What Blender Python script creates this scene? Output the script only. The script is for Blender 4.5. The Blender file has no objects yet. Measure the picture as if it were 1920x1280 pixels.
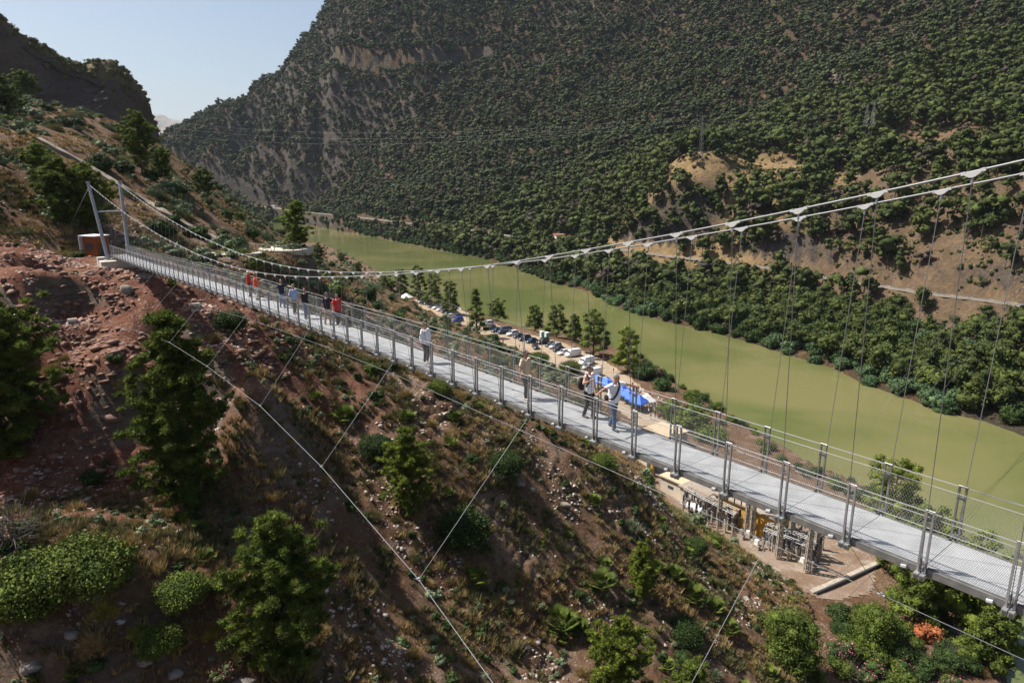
import bpy, bmesh, math, random
import numpy as np
from mathutils import Vector, Matrix
from mathutils.bvhtree import BVHTree
R = math.radians
random.seed(7); RNG = np.random.default_rng(7)
scene = bpy.context.scene
COL = scene.collection

# ------------------------------------------------------------------ camera
CAMZ = 63.0
PITCH = math.atan((640 - 325) / 1280.0)
cam_d = bpy.data.cameras.new('camera'); cam_d.lens = 24.0; cam_d.sensor_width = 36.0
cam_d.clip_start = 0.1; cam_d.clip_end = 40000
cam = bpy.data.objects.new('camera', cam_d); COL.objects.link(cam)
cam.location = (0, 0, CAMZ); cam.rotation_euler = (math.pi / 2 - PITCH, 0, 0)
scene.camera = cam

# ------------------------------------------------------------------ light
SUN_EL, SUN_AZ = 55.5, -74.0            # azimuth from +Y towards +X
w = bpy.data.worlds.new('World'); scene.world = w; w.use_nodes = True
nt = w.node_tree; bg = nt.nodes['Background']; sky = nt.nodes.new('ShaderNodeTexSky')
sky.sky_type = 'NISHITA'; sky.sun_disc = False
sky.sun_elevation = R(SUN_EL); sky.sun_rotation = R(SUN_AZ); sky.altitude = 300
sky.air_density = 1.0; sky.dust_density = 3.0; sky.ozone_density = 1.0
nt.links.new(sky.outputs[0], bg.inputs[0]); bg.inputs[1].default_value = 0.068
sd = bpy.data.lights.new('sun', 'SUN'); sd.energy = 5.0; sd.angle = R(0.5); sd.color = (1, 0.95, 0.87)
sun = bpy.data.objects.new('sun', sd); COL.objects.link(sun)
sv = Vector((math.sin(R(SUN_AZ)) * math.cos(R(SUN_EL)), math.cos(R(SUN_AZ)) * math.cos(R(SUN_EL)), math.sin(R(SUN_EL))))
sun.rotation_euler = sv.to_track_quat('Z', 'Y').to_euler(); sun.location = sv * 200
scene.view_settings.view_transform = 'Standard'; scene.view_settings.look = 'None'
scene.view_settings.exposure = 0.85; scene.view_settings.gamma = 1.0

# ------------------------------------------------------------------ helpers
CP, SP = math.cos(PITCH), math.sin(PITCH)
def ray(px, py):
    r = (px - 960) / 1280.0; u = -(py - 640) / 1280.0
    return r, CP + u * SP, -SP + u * CP
def at(px, py, Y):
    d = ray(px, py); t = Y / d[1]
    return (d[0] * t, Y, CAMZ + d[2] * t)
def on_z(px, py, z):
    d = ray(px, py); t = (z - CAMZ) / d[2]
    return (d[0] * t, d[1] * t, z)

def tag(o, label=None, cat=None, group=None, kind=None):
    if label: o['label'] = label
    if cat: o['category'] = cat
    if group: o['group'] = group
    if kind: o['kind'] = kind
    return o
def empty(name, loc=(0, 0, 0), rz=0.0, **k):
    o = bpy.data.objects.new(name, None); COL.objects.link(o)
    o.location = loc; o.rotation_euler = (0, 0, rz); o.empty_display_size = .3
    tag(o, **k); return o
def link_mesh(name, me, parent=None, **k):
    o = bpy.data.objects.new(name, me); COL.objects.link(o); o.parent = parent
    tag(o, **k); return o
def copy_tree(o, parent=None):
    c = o.copy(); COL.objects.link(c); c.parent = parent
    for ch in list(o.children): copy_tree(ch, c)
    return c

class MB:
    """mesh builder with several materials"""
    def __init__(s): s.v = []; s.f = []; s.m = []; s.mats = []
    def mi(s, m):
        if m not in s.mats: s.mats.append(m)
        return s.mats.index(m)
    def add(s, vs, fs, m):
        b = len(s.v); s.v.extend([tuple(v) for v in vs]); k = s.mi(m)
        for f in fs: s.f.append(tuple(b + i for i in f)); s.m.append(k)
    def box(s, c, size, m, rz=0.0, M=None):
        sx, sy, sz = size[0] / 2, size[1] / 2, size[2] / 2
        vs = [Vector((x, y, z)) for x in (-sx, sx) for y in (-sy, sy) for z in (-sz, sz)]
        Q = M if M is not None else Matrix.Rotation(rz, 3, 'Z')
        c = Vector(c); vs = [Q @ v + c for v in vs]
        s.add(vs, [(0, 1, 3, 2), (4, 6, 7, 5), (0, 4, 5, 1), (2, 3, 7, 6), (0, 2, 6, 4), (1, 5, 7, 3)], m)
    def beam(s, a, b, wd, ht, m, up=(0, 0, 1)):
        a = Vector(a); b = Vector(b); d = b - a; L = d.length
        if L < 1e-6: return
        d /= L; upv = Vector(up)
        if abs(d.dot(upv)) > .98: upv = Vector((0, 1, 0))
        x = d.cross(upv).normalized(); z = x.cross(d).normalized()
        vs = [p + x * sx * wd / 2 + z * sz * ht / 2 for p in (a, b) for sx in (-1, 1) for sz in (-1, 1)]
        s.add(vs, [(0, 1, 3, 2), (4, 6, 7, 5), (0, 4, 5, 1), (2, 3, 7, 6), (0, 2, 6, 4), (1, 5, 7, 3)], m)
    def tube(s, pts, r, m, n=6, r2=None, cap=True):
        pts = [Vector(p) for p in pts]; N = len(pts)
        rs = r if isinstance(r, (list, tuple)) else [r + ((r2 if r2 is not None else r) - r) * i / max(1, N - 1) for i in range(N)]
        b = len(s.v); k = s.mi(m); px = None
        for i, p in enumerate(pts):
            d = (pts[min(i + 1, N - 1)] - pts[max(i - 1, 0)]).normalized()
            if px is None:
                upv = Vector((0, 0, 1)) if abs(d.z) < .9 else Vector((1, 0, 0))
                px = d.cross(upv).normalized()
            else:
                px = (px - d * px.dot(d)).normalized()
            py = d.cross(px)
            for j in range(n):
                a = 2 * math.pi * j / n
                s.v.append(tuple(p + (px * math.cos(a) + py * math.sin(a)) * rs[i]))
        for i in range(N - 1):
            for j in range(n):
                j2 = (j + 1) % n
                s.f.append((b + i * n + j, b + i * n + j2, b + (i + 1) * n + j2, b + (i + 1) * n + j)); s.m.append(k)
        if cap:
            s.f.append(tuple(b + j for j in range(n))[::-1]); s.m.append(k)
            s.f.append(tuple(b + (N - 1) * n + j for j in range(n))); s.m.append(k)
    def prism(s, poly, z0, z1, m):
        n = len(poly); vs = [(x, y, z0) for x, y in poly] + [(x, y, z1) for x, y in poly]
        s.add(vs, [tuple(range(n))[::-1], tuple(range(n, 2 * n))] + [(i, (i + 1) % n, n + (i + 1) % n, n + i) for i in range(n)], m)
    def mesh(s, name, smooth=False):
        me = bpy.data.meshes.new(name); me.from_pydata(s.v, [], s.f)
        for m in s.mats: me.materials.append(m)
        if len(s.mats) > 1: me.polygons.foreach_set('material_index', s.m)
        if smooth: me.polygons.foreach_set('use_smooth', [True] * len(me.polygons))
        me.update(); return me
    def build(s, name, parent=None, smooth=False, **k):
        return link_mesh(name, s.mesh(name, smooth), parent, **k)

def np_mesh(name, V, F, mats=(), mi=None, smooth=False):
    """V (n,3) F (m,k) numpy -> mesh"""
    me = bpy.data.meshes.new(name); V = np.asarray(V, np.float32); F = np.asarray(F, np.int32)
    me.vertices.add(len(V)); me.vertices.foreach_set('co', V.ravel())
    k = F.shape[1]; me.loops.add(F.size); me.loops.foreach_set('vertex_index', F.ravel())
    me.polygons.add(len(F)); me.polygons.foreach_set('loop_start', np.arange(0, F.size, k, dtype=np.int32))
    me.polygons.foreach_set('loop_total', np.full(len(F), k, np.int32))
    for m in mats: me.materials.append(m)
    if mi is not None: me.polygons.foreach_set('material_index', np.asarray(mi, np.int32))
    if smooth: me.polygons.foreach_set('use_smooth', np.ones(len(F), bool))
    me.update(calc_edges=True); return me

# ---- gradient noise
_P = RNG.permutation(4096).astype(np.int64)
_G = RNG.uniform(0, 2 * math.pi, 4096)
def perlin(x, y):
    xi = np.floor(x).astype(np.int64); yi = np.floor(y).astype(np.int64); xf = x - xi; yf = y - yi
    u = xf * xf * xf * (xf * (xf * 6 - 15) + 10); v = yf * yf * yf * (yf * (yf * 6 - 15) + 10)
    def g(a, b, dx, dy):
        h = _G[_P[(_P[a & 4095] + b) & 4095]]; return np.cos(h) * dx + np.sin(h) * dy
    n00 = g(xi, yi, xf, yf); n10 = g(xi + 1, yi, xf - 1, yf); n01 = g(xi, yi + 1, xf, yf - 1); n11 = g(xi + 1, yi + 1, xf - 1, yf - 1)
    return (n00 * (1 - u) + n10 * u) * (1 - v) + (n01 * (1 - u) + n11 * u) * v
def fbm(x, y, sc, oct=4, gain=.5):
    x = np.asarray(x, float); y = np.asarray(y, float); s = 0; a = 1.0; f = 1.0 / sc
    for i in range(oct): s = s + a * perlin(x * f + 17.3 * i, y * f - 9.1 * i); a *= gain; f *= 2.03
    return s
def ridged(x, y, sc, oct=4):
    x = np.asarray(x, float); y = np.asarray(y, float); s = 0; a = 1.0; f = 1.0 / sc
    for i in range(oct): s = s + a * (1 - np.abs(perlin(x * f + 31.3 * i, y * f + 5.1 * i)) * 2); a *= .5; f *= 2.1
    return s / 1.9

# ---- materials
def node_mat(name):
    m = bpy.data.materials.new(name); m.use_nodes = True; nt = m.node_tree
    b = nt.nodes['Principled BSDF']; return m, nt, b
def mat(name, col, rough=.6, metal=0.0, spec=.5, var=0.0, vscale=3.0, bump=0.0, bscale=20.0, coat=0.0):
    m, nt, b = node_mat(name); b.inputs['Roughness'].default_value = rough; b.inputs['Metallic'].default_value = metal
    b.inputs['Specular IOR Level'].default_value = spec; b.inputs['Base Color'].default_value = (*col, 1)
    b.inputs['Coat Weight'].default_value = coat
    if var > 0 or bump > 0:
        tc = nt.nodes.new('ShaderNodeTexCoord')
    if var > 0:
        n = nt.nodes.new('ShaderNodeTexNoise'); n.inputs['Scale'].default_value = vscale; n.inputs['Detail'].default_value = 6
        nt.links.new(tc.outputs['Object'], n.inputs['Vector'])
        r = nt.nodes.new('ShaderNodeValToRGB'); r.color_ramp.elements[0].position = .3; r.color_ramp.elements[1].position = .7
        r.color_ramp.elements[0].color = (*[c * (1 - var) for c in col], 1); r.color_ramp.elements[1].color = (*[min(1, c * (1 + var * .6)) for c in col], 1)
        nt.links.new(n.outputs['Fac'], r.inputs[0]); nt.links.new(r.outputs[0], b.inputs['Base Color'])
    if bump > 0:
        n2 = nt.nodes.new('ShaderNodeTexNoise'); n2.inputs['Scale'].default_value = bscale; n2.inputs['Detail'].default_value = 5
        nt.links.new(tc.outputs['Object'], n2.inputs['Vector']); bp = nt.nodes.new('ShaderNodeBump')
        bp.inputs['Strength'].default_value = bump; bp.inputs['Distance'].default_value = .05
        nt.links.new(n2.outputs['Fac'], bp.inputs['Height']); nt.links.new(bp.outputs[0], b.inputs['Normal'])
    return m
def foliage_mat(name, c0, c1, var=.35, trans=.0, nsc=.6):
    """leaf colour varies per leaf clump (noise) and per tree (random per object)"""
    m, nt, b = node_mat(name); b.inputs['Roughness'].default_value = .75; b.inputs['Specular IOR Level'].default_value = .18
    g = nt.nodes.new('ShaderNodeNewGeometry'); n = nt.nodes.new('ShaderNodeTexNoise'); n.inputs['Scale'].default_value = nsc; n.inputs['Detail'].default_value = 3
    nt.links.new(g.outputs['Position'], n.inputs['Vector'])
    r = nt.nodes.new('ShaderNodeValToRGB'); r.color_ramp.elements[0].position = .33; r.color_ramp.elements[1].position = .68
    r.color_ramp.elements[0].color = (*c0, 1); r.color_ramp.elements[1].color = (*c1, 1)
    nt.links.new(n.outputs['Fac'], r.inputs[0])
    oi = nt.nodes.new('ShaderNodeObjectInfo'); mr = nt.nodes.new('ShaderNodeMapRange')
    nt.links.new(g.outputs['Random Per Island'], mr.inputs[0]); mr.inputs[3].default_value = 1 - var; mr.inputs[4].default_value = 1 + var
    mr2 = nt.nodes.new('ShaderNodeMapRange'); nt.links.new(oi.outputs['Random'], mr2.inputs[0]); mr2.inputs[3].default_value = .82; mr2.inputs[4].default_value = 1.18
    mu = nt.nodes.new('ShaderNodeMath'); mu.operation = 'MULTIPLY'; nt.links.new(mr.outputs[0], mu.inputs[0]); nt.links.new(mr2.outputs[0], mu.inputs[1])
    vm = nt.nodes.new('ShaderNodeVectorMath'); vm.operation = 'SCALE'; nt.links.new(r.outputs[0], vm.inputs[0]); nt.links.new(mu.outputs[0], vm.inputs['Scale'])
    nt.links.new(vm.outputs[0], b.inputs['Base Color'])
    if trans > 0:
        tr = nt.nodes.new('ShaderNodeBsdfTranslucent'); nt.links.new(vm.outputs[0], tr.inputs[0]); mx = nt.nodes.new('ShaderNodeMixShader')
        mx.inputs[0].default_value = trans; nt.links.new(b.outputs[0], mx.inputs[1]); nt.links.new(tr.outputs[0], mx.inputs[2])
        nt.links.new(mx.outputs[0], nt.nodes['Material Output'].inputs[0])
    return m
# ------------------------------------------------------------------ terrain
def tps_fit(P, reg=0.5):
    P = np.asarray(P, float); X = P[:, :2] / 100.0; z = P[:, 2]; n = len(P)
    d = np.linalg.norm(X[:, None] - X[None], axis=2); K = np.where(d > 0, d * d * np.log(d + 1e-12), 0) + reg * 1e-3 * np.eye(n)
    A = np.zeros((n + 3, n + 3)); A[:n, :n] = K; A[:n, n] = 1; A[:n, n + 1:] = X; A[n, :n] = 1; A[n + 1:, :n] = X.T
    c = np.linalg.solve(A, np.concatenate([z, [0, 0, 0]])); return X, c
def tps_eval(fit, x, y):
    X, c = fit; n = len(X); x = np.asarray(x, float) / 100; y = np.asarray(y, float) / 100
    s = c[n] + c[n + 1] * x + c[n + 2] * y
    for i in range(n):
        d2 = (x - X[i, 0]) ** 2 + (y - X[i, 1]) ** 2; s = s + c[i] * .5 * d2 * np.log(d2 + 1e-12)
    return s
L_Y = [-400, 0, 50, 74, 88, 111, 133, 172, 190, 219, 256, 270, 307, 382, 473, 574, 728, 800, 860, 950, 2500]
L_X = [120, 60, 54, 61, 69, 76, 64, 54, 48, 43, 29, 0, -26, -62, -98, -145, -228, -330, -480, -900, -4200]
R_Y = [-400, 0, 80, 159, 168, 177, 188, 198, 219, 236, 256, 274, 295, 320, 373, 402, 473, 519, 543, 582, 642, 728, 840, 904, 960, 1050, 2500]
R_X = [420, 230, 158, 127, 124, 117, 114, 110, 107, 99, 91, 81, 66, 53, 41, 25, 0, -20, -38, -63, -100, -158, -234, -290, -430, -900, -4100]
def XL(y): return np.interp(y, L_Y, L_X)
def XR(y): return np.interp(y, R_Y, R_X)

NEAR = [  # (px, py, Y)
 (0,1280,36),(300,1280,37),(600,1280,40.5),(900,1280,47),(1200,1280,56),(1500,1280,66),(1700,1270,71),
 (0,1090,38),(220,1110,38.5),(450,1130,41),(0,960,46.5),(250,990,47),(450,1010,49),(600,1030,52),(750,1100,54.5),(1000,1120,60),(1250,1130,67),(1490,1170,76),
 (0,830,56),(200,840,57),(400,850,59),(600,880,61.5),(850,920,65.5),(1050,960,72),(1250,990,80),(1375,1078,82),
 (0,700,62),(150,690,64),(330,700,66),(500,740,68),(700,770,72),(900,810,75),(1080,850,80),(1200,915,83),(1290,1005,84),(1455,1105,82),
 (0,600,60),(138,612,64),(250,600,66),(400,640,69),(560,650,76),(750,700,82),(950,770,86),(1100,815,90),
 (0,500,64),(80,520,68),(120,480,74),(180,500,78),(300,540,70),(372,584,67.5),(400,600,68),(460,600,73),(520,610,78),(650,640,86),(800,700,94),
 (50,420,92),(200,462,92),(260,455,98),(0,330,98),(120,360,108),(250,380,118),(330,440,112),(450,480,112),(520,482,118),(420,440,130),(560,520,124),
 (600,575,125),(700,590,140),(700,640,112),(850,640,160),(900,650,175),(800,610,200),(1000,690,165),
 (0,230,130),(100,250,140),(200,280,150),(300,330,165),(380,390,185),(470,440,200),(560,500,215),(620,540,215),(720,560,240),
 (150,215,210),(300,275,240),(380,350,255),(470,402,270),(540,455,280),(600,490,290),(680,530,300),
 (0,232,260),(150,268,300),(300,330,380),(400,400,390),(480,440,390),(560,480,400),
]
near_pts = [at(*q) for q in NEAR]
near_pts += [(-30.7,66.5,50.3),(-42.9,66.5,48.9),(-36.6,60.5,47.6),(-27,61.5,48.0),(-23,58,46.5),(40,96,5.2),(33,104,5.6),(50,89,4.6),(28,112,6),(46,102,5),(43,116,5),(60,105,4.5),(62,92,3.5),(38,140,5),(30,190,5),(30,165,5.5),(28,217,4.5),(5,245,4.5),(-15,270,4.8),(-40,300,5),(-80,360,4),(20,190,6),(40,200,3.5),
 (-60,45,39),(-70,20,37),(-40,15,33),(0,10,28),(40,10,12),(80,30,-1),(-90,70,56),(-110,120,68),(-200,200,85),(-300,300,110),(-250,480,20),(-180,440,12),(-330,600,10),(-130,420,6),(-450,800,0),(0,-60,40),(-100,-60,80),(-300,0,150),(-400,200,150),(100,-60,0)]
NEARFIT = tps_fit(near_pts)
FAR = [
 (668,20,1150),(900,0,1120),(1200,0,1000),(1500,0,860),(1720,0,700),(1900,0,620),(760,-200,1300),(650,80,1380),(570,185,1350),(490,240,1350),(405,285,1350),(1000,-250,1400),(1400,-250,1150),(1900,-250,900),
 (603,122,1120),(542,165,1150),(465,212,1180),(388,252,1150),(335,288,1100),
 (650,100,1060),(650,142,1035),(850,95,1040),(860,142,1005),(1000,150,940),(1150,150,900),(1300,150,800),(1500,150,680),(1700,130,560),(1900,150,470),
 (420,290,1080),(500,290,1060),(600,290,1000),(700,290,940),(900,290,790),(1100,290,690),(1250,250,680),(1300,285,600),
 (440,362,1090),(600,372,960),(700,374,850),(850,370,690),(1000,370,620),(1100,370,560),(1200,350,500),
 (1240,335,455),(1340,302,470),(1440,300,470),(1440,350,420),(1300,360,430),(1350,262,640),
 (1520,300,455),(1600,240,500),(1750,230,470),(1900,230,420),(1600,330,400),(1750,330,370),(1900,330,330),(1620,420,355),(1780,430,320),(1910,450,290),(1450,430,385),(1300,430,420),(1150,430,470),(1000,425,560),
]
ROAD = [(330,372,1060),(420,380,1010),(510,389,955),(560,397,905),(650,405,800),(760,418,692),(870,430,605),(950,442,545),(1020,450,505),(1120,462,455),(1200,473,425),(1270,483,405),(1390,496,382),(1480,507,365),(1560,523,338),(1660,538,315),(1760,553,292),(1850,563,278),(1920,573,266),(2100,600,240),(2400,640,215)]
ROADP = [at(*q) for q in ROAD]
far_pts = [at(*q) for q in FAR] + [(a, b, c) for a, b, c in ROADP[::2]]
for q in ROADP[::2]: pass
for yy in R_Y[2:-2]: far_pts.append((float(XR(yy)) + 1, yy, 0.6))
far_pts += [(-700,1400,40),(-400,1700,80),(200,1900,380),(1000,1500,380),(1500,800,380),(900,300,190),(500,100,110),(300,0,40),(500,-200,80),(-900,2500,30)]
FARFIT = tps_fit(far_pts, 2.0)
road_arr = np.array(ROADP)
def road_d(x, y):
    """distance to the road and its height there"""
    best = np.full(np.shape(x), 1e9); rz = np.zeros(np.shape(x))
    for a, b in zip(road_arr[:-1], road_arr[1:]):
        d = b[:2] - a[:2]; L2 = d @ d; t = np.clip(((x - a[0]) * d[0] + (y - a[1]) * d[1]) / L2, 0, 1)
        dd = np.hypot(x - a[0] - t * d[0], y - a[1] - t * d[1]); z = a[2] + t * (b[2] - a[2])
        rz = np.where(dd < best, z, rz); best = np.minimum(dd, best)
    return best, rz
# flat places on the near side: (x, y, radius_x, radius_y, z, blend)
PYL = (-47.2, 81.3)
def sstep(a, b, x):
    t = np.clip((x - a) / (b - a), 0, 1); return t * t * (3 - 2 * t)
LOT = [np.array(on_z(px, py, 5)[:2]) for px, py in ((778, 568), (815, 582), (850, 595), (925, 622), (1000, 645), (1060, 668), (1120, 695), (1190, 735), (1245, 780))]
def lot_d(x, y):
    ld = np.full(np.shape(x), 1e9)
    for a, b in zip(LOT[:-1], LOT[1:]):
        d_ = b - a; t = np.clip(((x - a[0]) * d_[0] + (y - a[1]) * d_[1]) / (d_ @ d_), 0, 1); ld = np.minimum(ld, np.hypot(x - a[0] - t * d_[0], y - a[1] - t * d_[1]))
    return ld
def H_near(x, y, detail=True):
    x = np.asarray(x, float); y = np.asarray(y, float)
    h = tps_eval(NEARFIT, x, y)
    dist = np.hypot(x, y)
    bench = sstep(9.5, 6.0, h)               # the flat by the river is smooth
    amp = 1 - bench
    # spurs and gullies running down towards the river
    c, s_ = math.cos(R(-38)), math.sin(R(-38)); ua = x * c + y * s_; va = -x * s_ + y * c
    g = ridged(ua * .3 + 3, va, 15, 2) - .6
    near_w = sstep(150, 95, y) * sstep(6, 14, dist)
    h = h + amp * near_w * 1.0 * g + amp * (fbm(x, y, 30, 3) * 1.1)
    if detail:
        h = h + amp * (fbm(x, y, 7, 5, .58) * .8 + (ridged(ua * .45, va, 4.2, 3) - .6) * .55 * near_w)
        rk = sstep(.05, .3, fbm(x + 80, y - 40, 11, 3)); q = h * .9 + fbm(x, y, 4, 3) * .9; fr = q - np.floor(q)
        h = h + amp * rk * near_w * (sstep(.45, .75, fr) - fr) * .75 + amp * np.abs(fbm(x, y, 1.5, 3)) * .28 * near_w
    # river bench
    h = np.where(h < 6.5, 5 + (h - 5) * .45, h)
    # car park
    ld = np.full(np.shape(x), 1e9)
    for a, b in zip(LOT[:-1], LOT[1:]):
        d_ = b - a; t = np.clip(((x - a[0]) * d_[0] + (y - a[1]) * d_[1]) / (d_ @ d_), 0, 1); ld = np.minimum(ld, np.hypot(x - a[0] - t * d_[0], y - a[1] - t * d_[1]))
    wgt = sstep(20, 8.5, ld); h = h * (1 - wgt) + 5.0 * wgt
    # pylon platform and path
    for (cx, cy, r0, r1, z) in ((PYL[0] - .3, PYL[1] - .2, 3.4, 8, CAMZ - 10.75), (-49.5, 73.5, 2.5, 5.5, CAMZ - 11.2), (-31.5, 67, 1.2, 4, 50.1), (-43.6, 66.6, 1.2, 4, 48.6), (-54.5, 90.5, 4.5, 8, CAMZ - 10.35), (-44.5, 108, 4, 9, CAMZ - 12.4), (-40, 118, 4, 9, CAMZ - 12.8)):
        wgt = sstep(r1, r0, np.hypot(x - cx, y - cy)); h = h * (1 - wgt) + z * wgt
    d = x - XL(y)
    out = np.maximum(h, 0 + np.clip(-d * .45, 0, 2.0)); ins = -np.clip(d * .35, 0.05, 4)
    return np.where(d < 0, out, ins)
def H_far(x, y, detail=True):
    x = np.asarray(x, float); y = np.asarray(y, float)
    h = tps_eval(FARFIT, x, y)
    rd, rz = road_d(x, y)
    up = sstep(8, 60, h)
    amp = sstep(4, 50, rd) * up
    h = h + amp * (ridged(x, y * .8, 120, 4) - .55) * 30 * sstep(20, 120, h)
    h = h + amp * fbm(x, y, 40, 4) * 5
    # rock bands high up and bare rock ribs over the far road
    p1 = at(730, 118, 1035); hb = np.exp(-((h - p1[2]) / 26) ** 2); k = sstep(1.15, .6, np.hypot((x - p1[0]) / 170, (y - p1[1]) / 90)) * hb + .6 * sstep(.25, .5, fbm(x + 300, y, 110, 2)) * sstep(110, 170, h) * .5
    T = 40.0; q = (h - p1[2]) / T + .28 + fbm(x, y, 110, 3) * .5; fr = q - np.floor(q)
    h = h + np.clip(k, 0, 1) * T * (sstep(.40, .60, fr) - fr) * .9
    p2 = at(545, 325, 1010); k2 = sstep(1.2, .5, np.hypot((x - p2[0]) / 95, (y - p2[1]) / 75)); h = h + k2 * ((ridged(x + y * .2, y * .35, 45, 5) - .5) * 46 + 8 + (ridged(x, y * .6, 15, 4) - .5) * 14) * amp * sstep(12, 45, h)
    if detail: h = h + amp * (np.abs(fbm(x, y, 14, 4)) * 3.5 + (ridged(x, y, 38, 4) - .5) * 5 * sstep(60, 120, h)) + sstep(3, 10, rd) * sstep(1, 5, h) * fbm(x, y, 5, 2) * .6
    wr = sstep(11, 4.2, rd); h = h * (1 - wr) + rz * wr
    d = XR(y) - x
    out = np.maximum(h, np.clip(-d * .5, 0, 1.6)); ins = -np.clip(d * .35, 0.05, 4)
    return np.where(d < 0, out, ins)
def axis(segs):
    out = []
    for a, b, st in segs: out += list(np.arange(a, b, st))
    return np.array(out + [segs[-1][1]])
def grid_mesh(name, xs, ys, Hf, mats, keep=None, smooth=True):
    X, Y = np.meshgrid(xs, ys); Z = Hf(X, Y); nx, ny = len(xs), len(ys)
    V = np.stack([X, Y, Z], -1).reshape(-1, 3); idx = np.arange(nx * ny).reshape(ny, nx)
    F = np.stack([idx[:-1, :-1], idx[:-1, 1:], idx[1:, 1:], idx[1:, :-1]], -1).reshape(-1, 4)
    if keep is not None:
        kk = keep(X, Y); kf = kk[:-1, :-1] & kk[1:, 1:]; F = F[kf.reshape(-1)]
        used = np.zeros(nx * ny, bool); used[F.ravel()] = True; mp = np.cumsum(used) - 1; V = V[used]; F = mp[F]
    return V, F, np_mesh(name, V, F, mats, smooth=smooth)

def ground_mat(name, cols, big=12.0, small=1.2, stone=(.36, .31, .27), bstr=1.0, grass=(.40, .27, .12), gsc=4.0, bdist=.38, red=None, rock=None):
    m, nt, b = node_mat(name); L = nt.links; N = nt.nodes
    b.inputs['Roughness'].default_value = .95; b.inputs['Specular IOR Level'].default_value = .12
    g = N.new('ShaderNodeNewGeometry')
    def noise(sc, det=6, off=0, rough=.6, typ=None):
        n = N.new('ShaderNodeTexNoise'); n.inputs['Scale'].default_value = sc; n.inputs['Detail'].default_value = det; n.inputs['Roughness'].default_value = rough
        mp = N.new('ShaderNodeMapping'); mp.inputs['Location'].default_value = (off, off * .7, off * 1.3)
        L.new(g.outputs['Position'], mp.inputs[0]); L.new(mp.outputs[0], n.inputs['Vector']); return n.outputs['Fac']
    def ramp(f, p0, p1):
        r = N.new('ShaderNodeMapRange'); r.inputs[1].default_value = p0; r.inputs[2].default_value = p1; L.new(f, r.inputs[0]); return r.outputs[0]
    def mix(f, a, c):
        x = N.new('ShaderNodeMix'); x.data_type = 'RGBA'
        if isinstance(f, float): x.inputs[0].default_value = f
        else: L.new(f, x.inputs[0])
        for s_, v in ((6, a), (7, c)):
            if isinstance(v, tuple): x.inputs[s_].default_value = (*v, 1)
            else: L.new(v, x.inputs[s_])
        return x.outputs[2]
    c = mix(ramp(noise(1 / big, 5), .38, .62), cols[0], cols[1])
    c = mix(ramp(noise(1 / (big * .4), 6, 11), .52, .62), c, cols[2])
    c = mix(ramp(noise(1 / small, 8, 23, .7), .56, .66), c, grass)
    for cx, cy, rad, rc in ([] if red is None else red):      # patches where the earth itself has another colour
        sep = N.new('ShaderNodeSeparateXYZ'); L.new(g.outputs['Position'], sep.inputs[0])
        cmb = N.new('ShaderNodeCombineXYZ'); L.new(sep.outputs[0], cmb.inputs[0]); L.new(sep.outputs[1], cmb.inputs[1])
        dn = N.new('ShaderNodeVectorMath'); dn.operation = 'DISTANCE'; L.new(cmb.outputs[0], dn.inputs[0]); dn.inputs[1].default_value = (cx, cy, 0)
        ad = N.new('ShaderNodeMath'); ad.operation = 'ADD'; L.new(dn.outputs['Value'], ad.inputs[0])
        mm = N.new('ShaderNodeMath'); mm.operation = 'MULTIPLY'; L.new(noise(1 / (rad * .35), 5, 41), mm.inputs[0]); mm.inputs[1].default_value = rad * 1.3; L.new(mm.outputs[0], ad.inputs[1])
        f = ramp(ad.outputs[0], rad * 1.95, rad * 1.4)
        rr = mix(ramp(noise(1.0 / small, 8, 5, .7), .42, .6), rc[0], rc[1]); c = mix(f, c, rr)
    # loose stones
    vo = N.new('ShaderNodeTexVoronoi'); vo.inputs['Scale'].default_value = 3.2 / small; vo.inputs['Randomness'].default_value = 1
    L.new(g.outputs['Position'], vo.inputs['Vector'])
    sm = N.new('ShaderNodeMath'); sm.operation = 'MULTIPLY'; L.new(ramp(vo.outputs['Distance'], .34, .22), sm.inputs[0]); L.new(ramp(noise(1 / (small * 2.5), 5, 31), .5, .6), sm.inputs[1])
    c = mix(sm.outputs[0], c, stone)
    if rock is not None:
        sp_ = N.new('ShaderNodeSeparateXYZ'); L.new(g.outputs['Normal'], sp_.inputs[0]); rk_ = ramp(sp_.outputs[2], rock[1], rock[1] - .14)
        mz = N.new('ShaderNodeMapping'); mz.inputs['Scale'].default_value = (1, 1, 3.5); L.new(g.outputs['Position'], mz.inputs[0]); nz = N.new('ShaderNodeTexNoise'); nz.inputs['Scale'].default_value = .5 / small; nz.inputs['Detail'].default_value = 8; nz.inputs['Roughness'].default_value = .65; L.new(mz.outputs[0], nz.inputs['Vector'])
        rc_ = mix(ramp(nz.outputs['Fac'], .35, .65), tuple(v * .45 for v in rock[0]), rock[0]); c = mix(rk_, c, rc_)
    fine = mix(ramp(noise(5 / small, 6, 3, .75), .3, .7), (.62, .60, .58), (1.25, 1.22, 1.2))
    x = N.new('ShaderNodeMix'); x.data_type = 'RGBA'; x.blend_type = 'MULTIPLY'; x.inputs[0].default_value = 1; L.new(c, x.inputs[6]); L.new(fine, x.inputs[7])
    L.new(x.outputs[2], b.inputs['Base Color'])
    hsum = N.new('ShaderNodeMath'); hsum.operation = 'ADD'; L.new(noise(1.6 / small, 9, 7, .72), hsum.inputs[0])
    h2 = N.new('ShaderNodeMath'); h2.operation = 'MULTIPLY'; L.new(sm.outputs[0], h2.inputs[0]); h2.inputs[1].default_value = .3; L.new(h2.outputs[0], hsum.inputs[1])
    bp = N.new('ShaderNodeBump'); bp.inputs['Strength'].default_value = bstr; bp.inputs['Distance'].default_value = bdist
    L.new(hsum.outputs[0], bp.inputs['Height']); L.new(bp.outputs[0], b.inputs['Normal'])
    return m
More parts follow.
